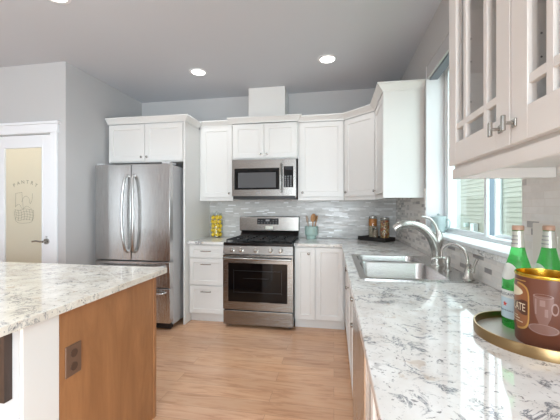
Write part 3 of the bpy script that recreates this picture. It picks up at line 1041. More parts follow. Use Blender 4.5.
for (x0, x1, z0, z1) in ((wx0+0.07, wx1-0.07, 0.385, 0.389), (wx0+0.07, wx1-0.07, 0.615, 0.618), (wx0+0.17, wx1-0.20, 0.535, 0.538), (wx0+0.06, wx0+0.063, 0.375, 0.63), (wx1-0.063, wx1-0.06, 0.375, 0.63)):
    box(b, x0, x1, RY+0.0025, RY+0.0038, z0, z1)
part('window_border', b, mat('window_print', (34, 34, 35), 0.3), od)
b = BM()
for x in (RX0+0.04, RX1-0.04):
    tube(b, [(x, RY+0.004, 0.752), (x, RY-0.045, 0.752)], 0.011, 10)
tube(b, smooth_path([(RX0+0.015, RY-0.040, 0.752), (RX0+0.2, RY-0.054, 0.752), (RC, RY-0.058, 0.752), (RX1-0.2, RY-0.054, 0.752), (RX1-0.015, RY-0.040, 0.752)], 5), 0.0135, 14)
part('oven_handle', b, 'steel', od, 40)
# control panel with slight tilt
b = BM()
pv = [(RY-0.002, 0.795), (RY+0.048, 0.795), (RY+0.048, 0.884), (RY+0.016, 0.884)]
A = [b.verts.new((RX0, y, z)) for y, z in pv]; B_ = [b.verts.new((RX1, y, z)) for y, z in pv]
b.faces.new(A); b.faces.new(B_[::-1])
for i in range(4): b.faces.new((A[i], A[(i+1) % 4], B_[(i+1) % 4], B_[i]))
cp = part('control_panel', b, 'steel', r, None, 0.002)
nk = Vector((0, -0.98, 0.2)).normalized()
for fx in (0.130, 0.262, 0.478, 0.690, 0.832):
    p_ = Vector((RX0+(RX1-RX0)*fx, RY+0.007, 0.84))
    b = BM()
    tube(b, [p_, p_+nk*0.006, p_+nk*0.008, p_+nk*0.030, p_+nk*0.034], [0.027, 0.027, 0.021, 0.019, 0.015], 20)
    q = p_+nk*0.033
    box(b, q.x-0.004, q.x+0.004, q.y-0.006, q.y+0.004, q.z-0.018, q.z+0.018)
    part('control_knob', b, 'nickel', cp, 40)
ct = part('cooktop', box(BM(), RX0, RX1, RY+0.008, 3.83, 0.886, 0.918), 'cooktop', r, None, 0.006)
for cx in (RX0+0.135, RC, RX1-0.135):
    b = BM()
    hw = 0.118 if cx != RC else 0.112
    y0, y1 = RY+0.060, 3.79
    z0, z1 = 0.934, 0.947
    box(b, cx-hw, cx-hw+0.010, y0, y1, z0, z1); box(b, cx+hw-0.010, cx+hw, y0, y1, z0, z1)
    box(b, cx-hw+0.010, cx+hw-0.010, y0, y0+0.010, z0, z1); box(b, cx-hw+0.010, cx+hw-0.010, y1-0.010, y1, z0, z1)
    ym = (y0+y1)/2
    box(b, cx-hw+0.010, cx+hw-0.010, ym-0.005, ym+0.005, z0, z1)
    for yc in ((y0+ym)/2, (y1+ym)/2):
        box(b, cx-hw+0.010, cx-0.035, yc-0.005, yc+0.005, z0, z1); box(b, cx+0.035, cx+hw-0.010, yc-0.005, yc+0.005, z0, z1)
        box(b, cx-0.005, cx+0.005, yc-0.115, yc-0.03, z0, z1); box(b, cx-0.005, cx+0.005, yc+0.03, yc+0.115, z0, z1)
    for sx in (-1, 1):
        for y in (y0+0.005, ym, y1-0.005):
            box(b, cx+sx*(hw-0.005)-0.006, cx+sx*(hw-0.005)+0.006, y-0.006, y+0.006, 0.9175, z0)
    part('grate', b, 'iron', ct, None, 0.0015)
    for yc in ((y0+ym)/2, (y1+ym)/2):
        b = BM()
        lathe(b, [(0.0, 0.9178), (0.045, 0.9178), (0.047, 0.923), (0.034, 0.925), (0.034, 0.932), (0.0, 0.933)], (cx, yc, 0), 20)
        part('burner', b, 'iron', ct, 40)
b = BM()
pv = [(3.800, 0.919), (3.895, 0.919), (3.895, 1.0), (3.845, 0.965)]
A = [b.verts.new((RX0+0.01, y, z)) for y, z in pv]; B_ = [b.verts.new((RX1-0.01, y, z)) for y, z in pv]
b.faces.new(A); b.faces.new(B_[::-1])
for i in range(4): b.faces.new((A[i], A[(i+1) % 4], B_[(i+1) % 4], B_[i]))
part('backguard_base', b, 'steeldark', r)
gd = part('backguard', box(BM(), RX0, RX1, 3.822, 3.895, 1.0, 1.185), 'steel', r, None, 0.010)
part('display_panel', box(BM(), RC-0.150, RC+0.125, 3.819, 3.8225, 1.085, 1.160), 'display', gd)
for i in range(7):
    for j in range(2):
        x = RC-0.135+0.037*i
        if j == 1 and 2 <= i <= 4: continue
        part('button_mark', box(BM(), x, x+0.016, 3.8182, 3.8195, 1.100+0.030*j, 1.106+0.030*j), 'ink', gd)
part('clock', box(BM(), RC-0.04, RC+0.01, 3.8182, 3.8195, 1.124, 1.146), 'ink', gd)
part('badge', box(BM(), RC-0.042, RC+0.052, 3.8165, 3.8225, 1.022, 1.065), 'foil', gd, None, 0.002)

# ================================================================== MICROWAVE
MX0, MX1, MY, MZ0, MZ1 = -1.170, -0.421, 3.49, 1.410, 1.848
m_ = thing('microwave', (RC, 3.7, MZ0), 'stainless over-the-range microwave with black window', 'microwave')
part('body', box(BM(), MX0+0.002, MX1-0.002, MY+0.031, YB-0.009, MZ0, MZ1), 'steeldark', m_, None, 0.002)
b = BM()
dx1 = MX1-0.150
mw0, mw1, mz0, mz1 = MX0+0.028, dx1-0.040, MZ0+0.092, MZ1-0.100
box(b, MX0, mw0, MY, MY+0.030, MZ0+0.018, MZ1); box(b, mw1, dx1, MY, MY+0.030, MZ0+0.018, MZ1)
box(b, mw0, mw1, MY, MY+0.030, MZ0+0.018, mz0); box(b, mw0, mw1, MY, MY+0.030, mz1, MZ1)
md = part('door', b, 'steel', m_)
wb = part('window', box(BM(), mw0, mw1, MY+0.002, MY+0.025, mz0, mz1), 'blackgloss', md)
part('window_mesh', box(BM(), mw0+0.045, mw1-0.040, MY+0.0005, MY+0.0019, mz0+0.022, mz1-0.050), 'mwwindow', wb)
hx = dx1-0.018
b = BM()
for z in (MZ0+0.075, MZ1-0.075): tube(b, [(hx, MY+0.002, z), (hx, MY-0.030, z)], 0.008, 10)
tube(b, smooth_path([(hx, MY-0.026, MZ0+0.055), (hx, MY-0.036, MZ0+0.14), (hx, MY-0.038, (MZ0+MZ1)/2), (hx, MY-0.036, MZ1-0.14), (hx, MY-0.026, MZ1-0.055)], 5), 0.0095, 12)
part('handle', b, 'steel', md, 40)
cp = part('control_panel', box(BM(), dx1+0.003, MX1, MY, MY+0.030, MZ0+0.018, MZ1), 'steel', m_, None, 0.002)
part('keypad', box(BM(), dx1+0.012, MX1-0.030, MY-0.0015, MY+0.001, MZ0+0.115, MZ1-0.085), 'blackgloss', cp)
b = BM()
for i in range(3):
    for j in range(6):
        x = dx1+0.022+0.031*i; z = MZ0+0.125+0.022*j
        box(b, x, x+0.018, MY-0.0025, MY-0.0014, z, z+0.009)
part('keys', b, 'ink', cp)
part('clock_display', box(BM(), dx1+0.030, MX1-0.045, MY-0.0025, MY-0.0014, MZ1-0.125, MZ1-0.098), 'display', cp)
part('badge', box(BM(), -0.885, -0.830, MY-0.002, MY+0.001, MZ0+0.048, MZ0+0.058), 'ink', md)
part('bottom_vent', box(BM(), MX0+0.01, MX1-0.01, MY+0.008, MY+0.030, MZ0-0.016, MZ0+0.016), 'black', m_)
part('underside', box(BM(), MX0+0.01, MX1-0.01, MY+0.0305, 3.86, MZ0-0.014, MZ0-0.0005), 'black', m_)

# ================================================================== SINK AND FAUCETS
s = thing('kitchen_sink', (0.41, 2.11, 0.7), 'stainless steel double-bowl drop-in sink', 'sink')
bA = rrect(SX0+0.035, SX1-0.125, SY0+0.035, 2.215, 0.05, 6)    # near bowl
bB = rrect(SX0+0.035, SX1-0.125, 2.245, SY1-0.035, 0.05, 6)    # far bowl
b = BM()
plate(b, rrect(SX0, SX1, SY0, SY1, 0.03, 6), [bA, bB], CZ1, CZ1+0.006, False)
part('rim', b, 'sinksteel', s, 30)
for lp, dep in ((bA, 0.20), (bB, 0.17)):
    b = BM()
    cx = sum(p[0] for p in lp)/len(lp); cy = sum(p[1] for p in lp)/len(lp)
    rings = []
    for k, z in ((1.0, CZ1+0.006), (0.985, CZ1-0.004), (0.95, CZ1-dep+0.03), (0.90, CZ1-dep+0.006), (0.82, CZ1-dep)):
        rings.append([b.verts.new((cx+(x-cx)*k, cy+(y-cy)*k, z)) for x, y in lp])
    for r0, r1 in zip(rings, rings[1:]):
        for i in range(len(lp)):
            j = (i+1) % len(lp)
            b.faces.new((r0[i], r0[j], r1[j], r1[i]))
    b.faces.new(rings[-1])
    bo = part('bowl', b, 'sinksteel', s, 50)
    b = BM()
    lathe(b, [(0.0, 0.001), (0.030, 0.001), (0.036, 0.003), (0.042, 0.0015), (0.043, 0.0)], (cx, cy, CZ1-dep), 24)
    part('drain', b, 'chrome', bo, 40)
DZ_ = CZ1+0.006
fx, fy = 0.645, 2.125
f = thing('kitchen_faucet', (fx, fy, DZ_), 'tall satin nickel kitchen faucet with arched pull-out spout and lever', 'faucet')
b = BM()
lathe(b, [(0.0, 0.0), (0.040, 0.0), (0.040, 0.006), (0.034, 0.012), (0.031, 0.05), (0.034, 0.10)], (fx, fy, DZ_), 24)
part('base', b, 'faucet', f, 40)
b = BM()
pth = smooth_path([(fx, fy, DZ_+0.03), (fx-0.006, fy, DZ_+0.12), (fx-0.045, fy-0.004, DZ_+0.20), (fx-0.105, fy-0.008, DZ_+0.247), (fx-0.17, fy-0.014, DZ_+0.262), (fx-0.225, fy-0.02, DZ_+0.256), (fx-0.262, fy-0.024, DZ_+0.232)], 8)
rd = interp([0.029, 0.033, 0.030, 0.026, 0.025, 0.028, 0.021], 8)
tube(b, pth, rd, 18)
part('spout', b, 'faucet', f, 50)
b = BM()
tube(b, smooth_path([(fx+0.004, fy, DZ_+0.115), (fx+0.012, fy, DZ_+0.165), (fx+0.012, fy-0.002, DZ_+0.20), (fx+0.004, fy-0.004, DZ_+0.225)], 5), interp([0.024, 0.026, 0.021, 0.012], 5), 16)
tube(b, smooth_path([(fx+0.006, fy-0.004, DZ_+0.215), (fx-0.010, fy-0.006, DZ_+0.262), (fx-0.045, fy-0.010, DZ_+0.300), (fx-0.095, fy-0.014, DZ_+0.314)], 6), interp([0.011, 0.009, 0.008, 0.006], 6), 12)
part('lever', b, 'faucet', f, 50)
# soap dispenser
qx, qy = 0.655, 1.965
f = thing('soap_dispenser', (qx, qy, DZ_), 'short nickel soap pump between the two faucets', 'soap dispenser')
b = BM()
lathe(b, [(0.0, 0.0), (0.021, 0.0), (0.021, 0.005), (0.014, 0.012), (0.0135, 0.05), (0.0, 0.05)], (qx, qy, DZ_), 20)
part('collar', b, 'faucet', f, 40)
b = BM()
lathe(b, [(0.0, 0.05), (0.016, 0.05), (0.016, 0.078), (0.013, 0.084), (0.0, 0.085)], (qx, qy, DZ_), 20)
tube(b, smooth_path([(qx-0.010, qy, DZ_+0.072), (qx-0.045, qy+0.004, DZ_+0.076), (qx-0.078, qy+0.008, DZ_+0.070), (qx-0.084, qy+0.009, DZ_+0.058)], 5), interp([0.008, 0.007, 0.006, 0.005], 5), 10)
part('pump_spout', b, 'faucet', f, 40)
# filtered water tap
gx, gy = 0.682, 1.750
f = thing('filter_tap', (gx, gy, DZ_), 'small nickel gooseneck water tap at the near corner of the sink', 'faucet')
b = BM()
lathe(b, [(0.0, 0.0), (0.029, 0.0), (0.029, 0.005), (0.023, 0.012), (0.014, 0.062), (0.017, 0.072), (0.011, 0.080), (0.0, 0.082)], (gx, gy, DZ_), 20)
part('body', b, 'faucet', f, 40)
b = BM()
pts = [(gx, gy, DZ_+0.06), (gx-0.001, gy+0.01, DZ_+0.11), (gx-0.012, gy+0.03, DZ_+0.152), (gx-0.045, gy+0.06, DZ_+0.174), (gx-0.075, gy+0.08, DZ_+0.165), (gx-0.095, gy+0.095, DZ_+0.14), (gx-0.097, gy+0.097, DZ_+0.095)]
tube(b, smooth_path(pts, 7), 0.0068, 12)
part('gooseneck', b, 'faucet', f, 50)
b = BM()
tube(b, [(gx, gy, DZ_+0.045), (gx+0.010, gy-0.03, DZ_+0.055)], 0.008, 10)
tube(b, smooth_path([(gx+0.010, gy-0.03, DZ_+0.04), (gx+0.014, gy-0.036, DZ_+0.075), (gx+0.024, gy-0.045, DZ_+0.112)], 4), interp([0.009, 0.006, 0.008], 4), 10)
part('lever', b, 'faucet', f, 50)

# ================================================================== SMALL THINGS
# teal jug on the sill
jx, jy, jz = 0.805, 2.615, WZ0
j = thing('water_jug', (jx, jy, jz), 'pale teal lidded jug standing in the far corner of the window sill', 'jug')
b = BM()
lathe(b, [(0.0, 0.0), (0.046, 0.0), (0.049, 0.004), (0.054, 0.06), (0.057, 0.115), (0.054, 0.115), (0.048, 0.008), (0.0, 0.008)], (jx, jy, jz), 28)
part('body', b, 'tealglass', j, 40)
b = BM()
lathe(b, [(0.0, 0.1155), (0.059, 0.1155), (0.059, 0.122), (0.05, 0.127), (0.014, 0.130), (0.008, 0.134), (0.012, 0.144), (0.0, 0.147)], (jx, jy, jz), 28)
part('lid', b, 'tealglass', j, 40)
b = BM()
hd = Vector((0.75, -0.66, 0)).normalized()
def hp(o, z): return Vector((jx, jy, jz+z))+hd*o
tube(b, smooth_path([hp(0.052, 0.098), hp(0.078, 0.10), hp(0.088, 0.07), hp(0.078, 0.038), hp(0.050, 0.030)], 6), 0.006, 10)
part('handle', b, 'tealglass', j, 40)

# tray
TX, TY, TR = 0.575, 1.002, 0.158
t = thing('round_tray', (TX, TY, CZ1), 'round gold-rimmed tray carrying bottles and tin on the right counter', 'tray')
b = BM(); lathe(b, [(0.0, 0.0), (TR-0.004, 0.0), (TR-0.004, 0.008), (0.0, 0.008)], (TX, TY, CZ1), 64)
part('bed', b, 'traybed', t, 40)
b = BM(); lathe(b, [(TR-0.004, 0.0), (TR, 0.0), (TR+0.001, 0.028), (TR, 0.030), (TR-0.004, 0.030), (TR-0.005, 0.028), (TR-0.004, 0.0)], (TX, TY, CZ1), 72)
part('rim', b, 'gold', t, 40)
TZ = CZ1+0.008
# bottles
def wrap(bm, cx, cy, R, ang, z):
    """bend a flat text mesh (x along, y up) round a vertical cylinder; ang = direction it faces"""
    for v in bm.verts:
        a = ang+v.co.x/R
        rr = R+v.co.z
        v.co = Vector((cx+rr*math.cos(a), cy+rr*math.sin(a), z+v.co.y))
    return bm
def shell(bm, cx, cy, prof, a0, a1, n=24):
    rings = []
    for r, z in prof:
        rings.append([bm.verts.new((cx+r*math.cos(a0+(a1-a0)*i/n), cy+r*math.sin(a0+(a1-a0)*i/n), z)) for i in range(n+1)])
    for p, q in zip(rings, rings[1:]):
        for i in range(n):
            bm.faces.new((p[i], p[i+1], q[i+1], q[i]))
    return bm
def bprof(z):
    pts = [(0.0, 0.038), (0.006, 0.0415), (0.13, 0.0415), (0.155, 0.0395), (0.19, 0.0325), (0.225, 0.0225), (0.255, 0.0165), (0.29, 0.0140), (0.315, 0.0140)]
    for (z0, r0), (z1, r1) in zip(pts, pts[1:]):
        if z0 <= z <= z1:
            return r0+(r1-r0)*(z-z0)/(z1-z0)
    return 0.014
def bottle(cx, cy, face, label):
    z0 = TZ
    t = thing('water_bottle', (cx, cy, z0), label, 'bottle', 'green water bottles on the tray')
    b = BM()
    ZZ = [0.0, 0.003, 0.006, 0.03, 0.06, 0.10, 0.13, 0.142, 0.155, 0.172, 0.19, 0.208, 0.225, 0.24, 0.255, 0.272, 0.29, 0.305]
    prof = [(0.0, z0)]+[(bprof(z), z0+z) for z in ZZ]+[(0.0, z0+0.305)]
    lathe(b, prof, (cx, cy, 0), 36)
    bd = part('glass_body', b, 'green', t, 50)
    b = BM()
    lathe(b, [(bprof(z)+0.0008, z0+z) for z in (0.252, 0.262, 0.275, 0.29, 0.303)], (cx, cy, 0), 28)
    nl = part('neck_foil', b, 'foil', t, 50)
    b = BM()
    for k in range(3):
        zz = 0.262+0.012*k
        shell(b, cx, cy, [(bprof(zz)+0.0014, z0+zz), (bprof(zz+0.003)+0.0014, z0+zz+0.003)], face-1.2+0.3*(k % 2), face+1.0)
    part('foil_print', b, 'ink', nl)
    b = BM()
    lathe(b, [(0.0152, z0+0.3055), (0.0155, z0+0.308), (0.0155, z0+0.318), (0.0135, z0+0.3205), (0.0, z0+0.3208)], (cx, cy, 0), 24)
    part('cap', b, 'cap', t, 40)
    # body label
    b = BM()
    shell(b, cx, cy, [(0.0421, z0+0.030), (0.0421, z0+0.118)], face-1.25, face+1.25)
    lb = part('body_label', b, 'labelblue', t, 60)
    b = BM()
    shell(b, cx, cy, [(0.0424, z0+0.094), (0.0424, z0+0.118)], face-1.25, face+1.25)
    part('label_band', b, 'labelwhite', lb, 60)
    tx = text_bm('S.PELLEGRINO', 0.0125, 1.0, 0.0001)
    part('lettering', wrap(tx, cx, cy, 0.0428, face, z0+0.101), 'labeldark', lb)
    b = BM()
    for k in range(5):
        pass
    c0 = b.verts.new((0, 0, 0)); ring = []
    for k in range(10):
        rr = 0.009 if k % 2 == 0 else 0.004
        ring.append(b.verts.new((rr*math.sin(k*PI/5), rr*math.cos(k*PI/5), 0)))
    for k in range(10):
        b.faces.new((c0, ring[k], ring[(k+1) % 10]))
    part('red_star', wrap(b, cx, cy, 0.0428, face, z0+0.074), 'red', lb)
    tx = text_bm('ACQUA MINERALE', 0.006, 1.0, 0.0001)
    part('small_print', wrap(tx, cx, cy, 0.0428, face, z0+0.052), 'labeldark', lb)
    # oval shoulder label
    b = BM()
    n = 28
    def ov(u, v, s, off):
        z = 0.176+v*0.026*s
        a = face+u*0.82*s
        r_ = bprof(z)+off
        return b.verts.new((cx+r_*math.cos(a), cy+r_*math.sin(a), z0+z))
    rings = [[ov(math.cos(2*PI*i/n), math.sin(2*PI*i/n), s, 0.0012) for i in range(n)] for s in (1.0, 0.75, 0.5, 0.25)]
    cc = ov(0, 0, 0, 0.0012)
    for p, q in zip(rings, rings[1:]):
        for i in range(n): b.faces.new((p[i], p[(i+1) % n], q[(i+1) % n], q[i]))
    for i in range(n): b.faces.new((rings[-1][i], rings[-1][(i+1) % n], cc))
    sl = part('shoulder_label', b, 'labelwhite', t, 60)
    t.scale = (1, 1, 0.975)
    return t
B1 = (0.561, 1.076); B2 = (0.646, 1.078)
def towards(p): return math.atan2(-p[1], -p[0])
bottle(B1[0], B1[1], towards(B1)-0.85, 'green glass water bottle with blue label on the left of the tray')
bottle(B2[0], B2[1], towards(B2)-0.95, 'green glass water bottle behind the brown tin, against the tile wall')
# chocolate tin
KX, KY, KR, KH = 0.572, 0.962, 0.070, 0.189
t = thing('chocolate_tin', (KX, KY, TZ), 'open brown cylindrical chocolate tin with gold rim at the front of the tray', 'tin')
b = BM()
lathe(b, [(0.0, 0.0), (KR-0.002, 0.0), (KR, 0.004), (KR, KH-0.006), (KR-0.0015, KH-0.006), (KR-0.0015, 0.006), (0.0, 0.006)], (KX, KY, TZ), 72)
tb = part('body', b, 'tin', t, 40)
b = BM()
lathe(b, [(KR+0.0005, KH-0.008), (KR+0.002, KH-0.003), (KR+0.0005, KH), (KR-0.0025, KH), (KR-0.003, KH-0.003), (KR-0.003, 0.007), (0.0, 0.007)], (KX, KY, TZ), 72)
part('gold_lining', b, 'goldin', t, 50)
kf = towards((KX, KY))-1.50    # where the label centre faces
def patch(zc, zh, a0, a1, off, m, name, par, superell=2.0, n=40, ac=None):
    """filled superellipse patch on the tin"""
    b = BM()
    ac = (a0+a1)/2; ah = (a1-a0)/2
    rings = []
    for s in [1.0-k/6 for k in range(6)]:
        r_ = []
        for i in range(n):
            th = 2*PI*i/n
            cu, su = math.cos(th), math.sin(th)
            u = math.copysign(abs(cu)**(2/superell), cu)*s
            v = math.copysign(abs(su)**(2/superell), su)*s
            r_.append(b.verts.new((KX+(KR+off)*math.cos(ac+u*ah), KY+(KR+off)*math.sin(ac+u*ah), TZ+zc+v*zh)))
        rings.append(r_)
    for p, q in zip(rings, rings[1:]):
        for i in range(n): b.faces.new((p[i], p[(i+1) % n], q[(i+1) % n], q[i]))
    b.faces.new(rings[-1])
    return part(name, b, m, par, 60)
patch(0.100, 0.064, kf-0.98, kf+0.98, 0.0006, 'tingold', 'label_border', tb, 5)
lb = patch(0.100, 0.059, kf-0.93, kf+0.93, 0.0010, 'tinlabel', 'label', tb, 5)
patch(0.098, 0.020, kf-0.92, kf+0.92, 0.0014, 'tinband', 'label_band', lb, 14)
patch(0.138, 0.015, kf-0.70, kf+0.74, 0.0016, 'tincream', 'brand_oval', lb, 2)
tx = text_bm('CHOCOLATE', 0.030, 0.95, 0.0001)
xm = max(abs(v.co.x) for v in tx.verts)
bmesh.ops.scale(tx, vec=(0.86*KR/xm, 1, 1), verts=tx.verts)
part('lettering', wrap(tx, KX, KY, KR+0.0018, kf, TZ+0.0875), 'tincream', lb)
b = BM()
for (z, h, w_) in ((0.064, 0.0022, 0.60), (0.056, 0.0022, 0.74), (0.070, 0.0022, 0.5)):
    shell(b, KX, KY, [(KR+0.0018, TZ+z), (KR+0.0018, TZ+z+h)], kf-w_, kf+w_)
part('small_print', b, 'tincream', lb)
# printed glass mug of chocolate beside the label
mc = kf+1.40
def ringband(name, m, par, zc, zh, ac, ah, thick, off):
    b = BM(); n = 36; R = []
    for s_ in (1.0, 1.0-thick):
        R.append([b.verts.new((KX+(KR+off)*math.cos(ac+math.cos(2*PI*i/n)*ah*s_), KY+(KR+off)*math.sin(ac+math.cos(2*PI*i/n)*ah*s_), TZ+zc+math.sin(2*PI*i/n)*zh*s_)) for i in range(n)])
    for i in range(n): b.faces.new((R[0][i], R[0][(i+1) % n], R[1][(i+1) % n], R[1][i]))
    return part(name, b, m, par, 60)
# mug: tapering body, rim, handle, saucer
b = BM()
rows = [(0.138, 0.30), (0.120, 0.29), (0.100, 0.26), (0.082, 0.21), (0.070, 0.14), (0.062, 0.12)]
V = [[b.verts.new((KX+(KR+0.0007)*math.cos(mc+h*(2*i/8-1)), KY+(KR+0.0007)*math.sin(mc+h*(2*i/8-1)), TZ+z)) for i in range(9)] for z, h in rows]
for p, q in zip(V, V[1:]):
    for i in range(8): b.faces.new((p[i], p[i+1], q[i+1], q[i]))
mg = part('printed_mug', b, 'glassprint', tb, 60)
ringband('printed_rim', 'glassprint2', mg, 0.138, 0.006, mc, 0.30, 0.16, 0.0011)
ringband('printed_handle', 'glassprint2', mg, 0.108, 0.016, mc+0.33, 0.11, 0.3, 0.0009)
patch(0.052, 0.013, mc-0.46, mc+0.46, 0.0005, 'glassprint', 'printed_saucer', tb, 2)
ringband('printed_saucer_rim', 'glassprint2', tb, 0.053, 0.013, mc, 0.46, 0.12, 0.0008)
for du, z0_, z1_, wd_ in ((-0.24, 0.090, 0.130, 0.05), (-0.10, 0.112, 0.128, 0.16), (0.04, 0.086, 0.106, 0.10)):
    b = BM()
    shell(b, KX, KY, [(KR+0.0010, TZ+z0_), (KR+0.0010, TZ+z1_)], mc+du, mc+du+wd_, 6)
    part('printed_highlight', b, 'glassprint2', mg)
b = BM()
shell(b, KX, KY, [(KR+0.0011, TZ+0.168), (KR+0.0011, TZ+0.1705)], kf-0.05, kf+0.85)
part('gold_line', b, 'tingold', tb)

# lemons in the tall jar
LX, LY = -1.492, 3.826
t = thing('lemon_jar', (LX, LY, CZ1), 'tall clear glass jar full of lemons left of the range', 'jar')
b = BM()
lathe(b, [(0.0, 0.001), (0.072, 0.001), (0.077, 0.006), (0.077, 0.280), (0.070, 0.296), (0.070, 0.302)], (LX, LY, CZ1), 32)
part('glass_body', b, 'jarglass', t, 40)
b = BM()
lathe(b, [(0.0, 0.303), (0.071, 0.303), (0.071, 0.309), (0.04, 0.316), (0.012, 0.319), (0.015, 0.329), (0.010, 0.337), (0.0, 0.338)], (LX, LY, CZ1), 28)
part('lid', b, 'jarglass', t, 40)
def lemon_mesh():
    b = BM()
    L = 0.0285
    prof = [(0.0, -L), (0.003, -L*0.98), (0.006, -L*0.88), (0.0145, -L*0.68), (0.0215, -L*0.3), (0.0228, 0.0), (0.0215, L*0.3), (0.0145, L*0.68), (0.006, L*0.88), (0.004, L*0.98), (0.0, L)]
    return lathe(b, prof, (0, 0, 0), 16)
proto = None
for k in range(5):
    for i in range(6):
        a = i*2*PI/5+k*PI/5+0.3
        rr = 0.0505 if i < 5 else 0.0
        p_ = (LX+rr*math.cos(a), LY+rr*math.sin(a), CZ1+0.0345+0.0545*k)
        if proto is None:
            proto = finish('lemon', lemon_mesh(), 'lemon', None, 60)
            tag(proto, 'yellow lemon packed inside the tall glass jar', 'lemon', 'lemons in the glass jar')
            o = proto
        else:
            o = proto.copy(); COL.objects.link(o)
        o.location = p_
        o.rotation_euler = (random.uniform(-0.15, 0.15), random.uniform(-0.15, 0.15), a)

# utensil crock
CX, CY = -0.272, 3.828
t = thing('utensil_crock', (CX, CY, CZ1), 'pale sage footed crock holding wooden spoons right of the range', 'crock')
b = BM()
lathe(b, [(0.0, 0.0), (0.058, 0.0), (0.060, 0.006), (0.059, 0.034), (0.074, 0.042), (0.079, 0.052), (0.081, 0.150), (0.077, 0.150), (0.074, 0.048), (0.0, 0.044)], (CX, CY, CZ1), 36)
part('bowl', b, 'crock', t, 40)
b = BM()
for s_ in (0.056, 0.142):
    lathe(b, [(0.0785, s_-0.003), (0.0835, s_), (0.0785, s_+0.003)], (CX, CY, CZ1), 36)
part('raised_band', b, 'crock', t, 40)
def spoon(base, tip, m, head, label, grp=None):
    base, tip = Vector(base), Vector(tip)
    d_ = (tip-base); L_ = d_.length
    q = d_.to_track_quat('Z', 'Y').to_matrix().to_4x4()
    b = BM()
    tube(b, [(0, 0, 0), (0, 0, L_*0.5), (0, 0, L_-head*1.2)], [0.006, 0.0055, 0.007], 10)
    ball(b, (0, 0, L_-head*0.4), head, 0.72, 0.28, 1.0)
    bmesh.ops.transform(b, matrix=q, verts=b.verts)
    bmesh.ops.translate(b, verts=b.verts, vec=base)
    o = finish('wooden_spoon', b, m, None, 50, None, tuple(base))
    return tag(o, label, 'spoon', 'wooden spoons in the crock')
spoon((CX-0.02, CY, CZ1+0.052), (CX-0.056, CY-0.01, CZ1+0.255), 'palewood', 0.046, 'pale wooden spoon leaning left in the sage crock')
spoon((CX+0.01, CY-0.005, CZ1+0.052), (CX+0.026, CY-0.030, CZ1+0.275), 'spoonwood', 0.052, 'broad tan wooden spoon standing in the middle of the sage crock')
spoon((CX+0.025, CY+0.02, CZ1+0.052), (CX+0.066, CY+0.030, CZ1+0.26), 'spoonwood', 0.042, 'tan wooden spoon leaning right at the back of the sage crock')

# spice tray
STX, STY, SR = 0.478, 3.715, math.radians(-42)
mxs = Matrix.Translation((STX, STY, CZ1)) @ Matrix.Rotation(SR, 4, 'Z')
t = thing('spice_tray', (STX, STY, CZ1), 'black rectangular wooden tray with glass jars in the counter corner', 'tray')
b = BM(); box(b, -0.182, 0.182, -0.098, 0.098, 0.004, 0.012, mxs)
for sx in (-0.15, 0.15):
    for sy in (-0.07, 0.07): box(b, sx-0.012, sx+0.012, sy-0.012, sy+0.012, 0, 0.004, mxs)
part('bed', b, 'blacktray', t)
b = BM()
box(b, -0.182, 0.182, -0.098, -0.086, 0.012, 0.046, mxs); box(b, -0.182, 0.182, 0.086, 0.098, 0.012, 0.046, mxs)
box(b, -0.182, -0.170, -0.086, 0.086, 0.012, 0.046, mxs); box(b, 0.170, 0.182, -0.086, 0.086, 0.012, 0.046, mxs)
part('rim', b, 'blacktray', t, None, 0.002)
def jar(lx, ly, r_, h, fills, label):
    p_ = mxs @ Vector((lx, ly, 0.012))
    t = thing('spice_jar', p_, label, 'jar', 'filled glass jars on the black tray')
    b = BM()
    lathe(b, [(0.0, 0.0), (r_-0.002, 0.0), (r_, 0.003), (r_, h*0.90), (r_-0.006, h*0.95), (r_-0.008, h*0.95), (r_-0.003, h*0.89), (r_-0.003, 0.004), (0.0, 0.004)], p_, 28)
    part('glass_body', b, 'jarglass', t, 40)
    for z0, z1, m in fills:
        b = BM(); lathe(b, [(0.0, z0+0.005), (r_-0.004, z0+0.005), (r_-0.004, z1), (0.0, z1)], p_, 24)
        part('contents', b, m, t, 40)
    b = BM()
    lathe(b, [(0.0, h*0.952), (r_-0.003, h*0.952), (r_-0.003, h*0.985), (r_-0.008, h), (0.007, h+0.002), (0.007, h+0.008), (0.0, h+0.009)], p_, 24)
    part('lid', b, 'nickel', t, 40)
jar(-0.065, 0.030, 0.050, 0.265, [(0.0, 0.150, 'oats'), (0.150, 0.236, 'lentil')], 'tall glass jar layered with pale grains and orange lentils')
jar(0.015, -0.042, 0.034, 0.140, [(0.0, 0.115, 'seeds')], 'short glass jar of seeds in front of the lentil jar')
jar(0.105, 0.010, 0.052, 0.252, [(0.0, 0.224, 'beans')], 'tall glass jar of mixed beans at the right end of the black tray')

# outlets on the right wall
def wall_plate(y0, y1, z0, z1, label):
    x = XR-0.008
    t = thing('outlet', (x, (y0+y1)/2, z0), label, 'outlet')
    pl_ = part('cover_plate', box(BM(), x-0.006, x, y0, y1, z0, z1), 'plate', t, None, 0.003)
    yc = (y0+y1)/2
    for zc in ((z0+z1)/2-0.02, (z0+z1)/2+0.02):
        part('socket', box(BM(), x-0.008, x-0.005, yc-0.014, yc+0.014, zc-0.013, zc+0.013), 'plate', t, None, 0.002)
wall_plate(1.06, 1.305, 1.09, 1.235, 'ivory outlet plate on the tile wall behind the green bottles')
wall_plate(3.14, 3.22, 1.08, 1.20, 'ivory outlet plate on the right tile wall beside the black spice tray')

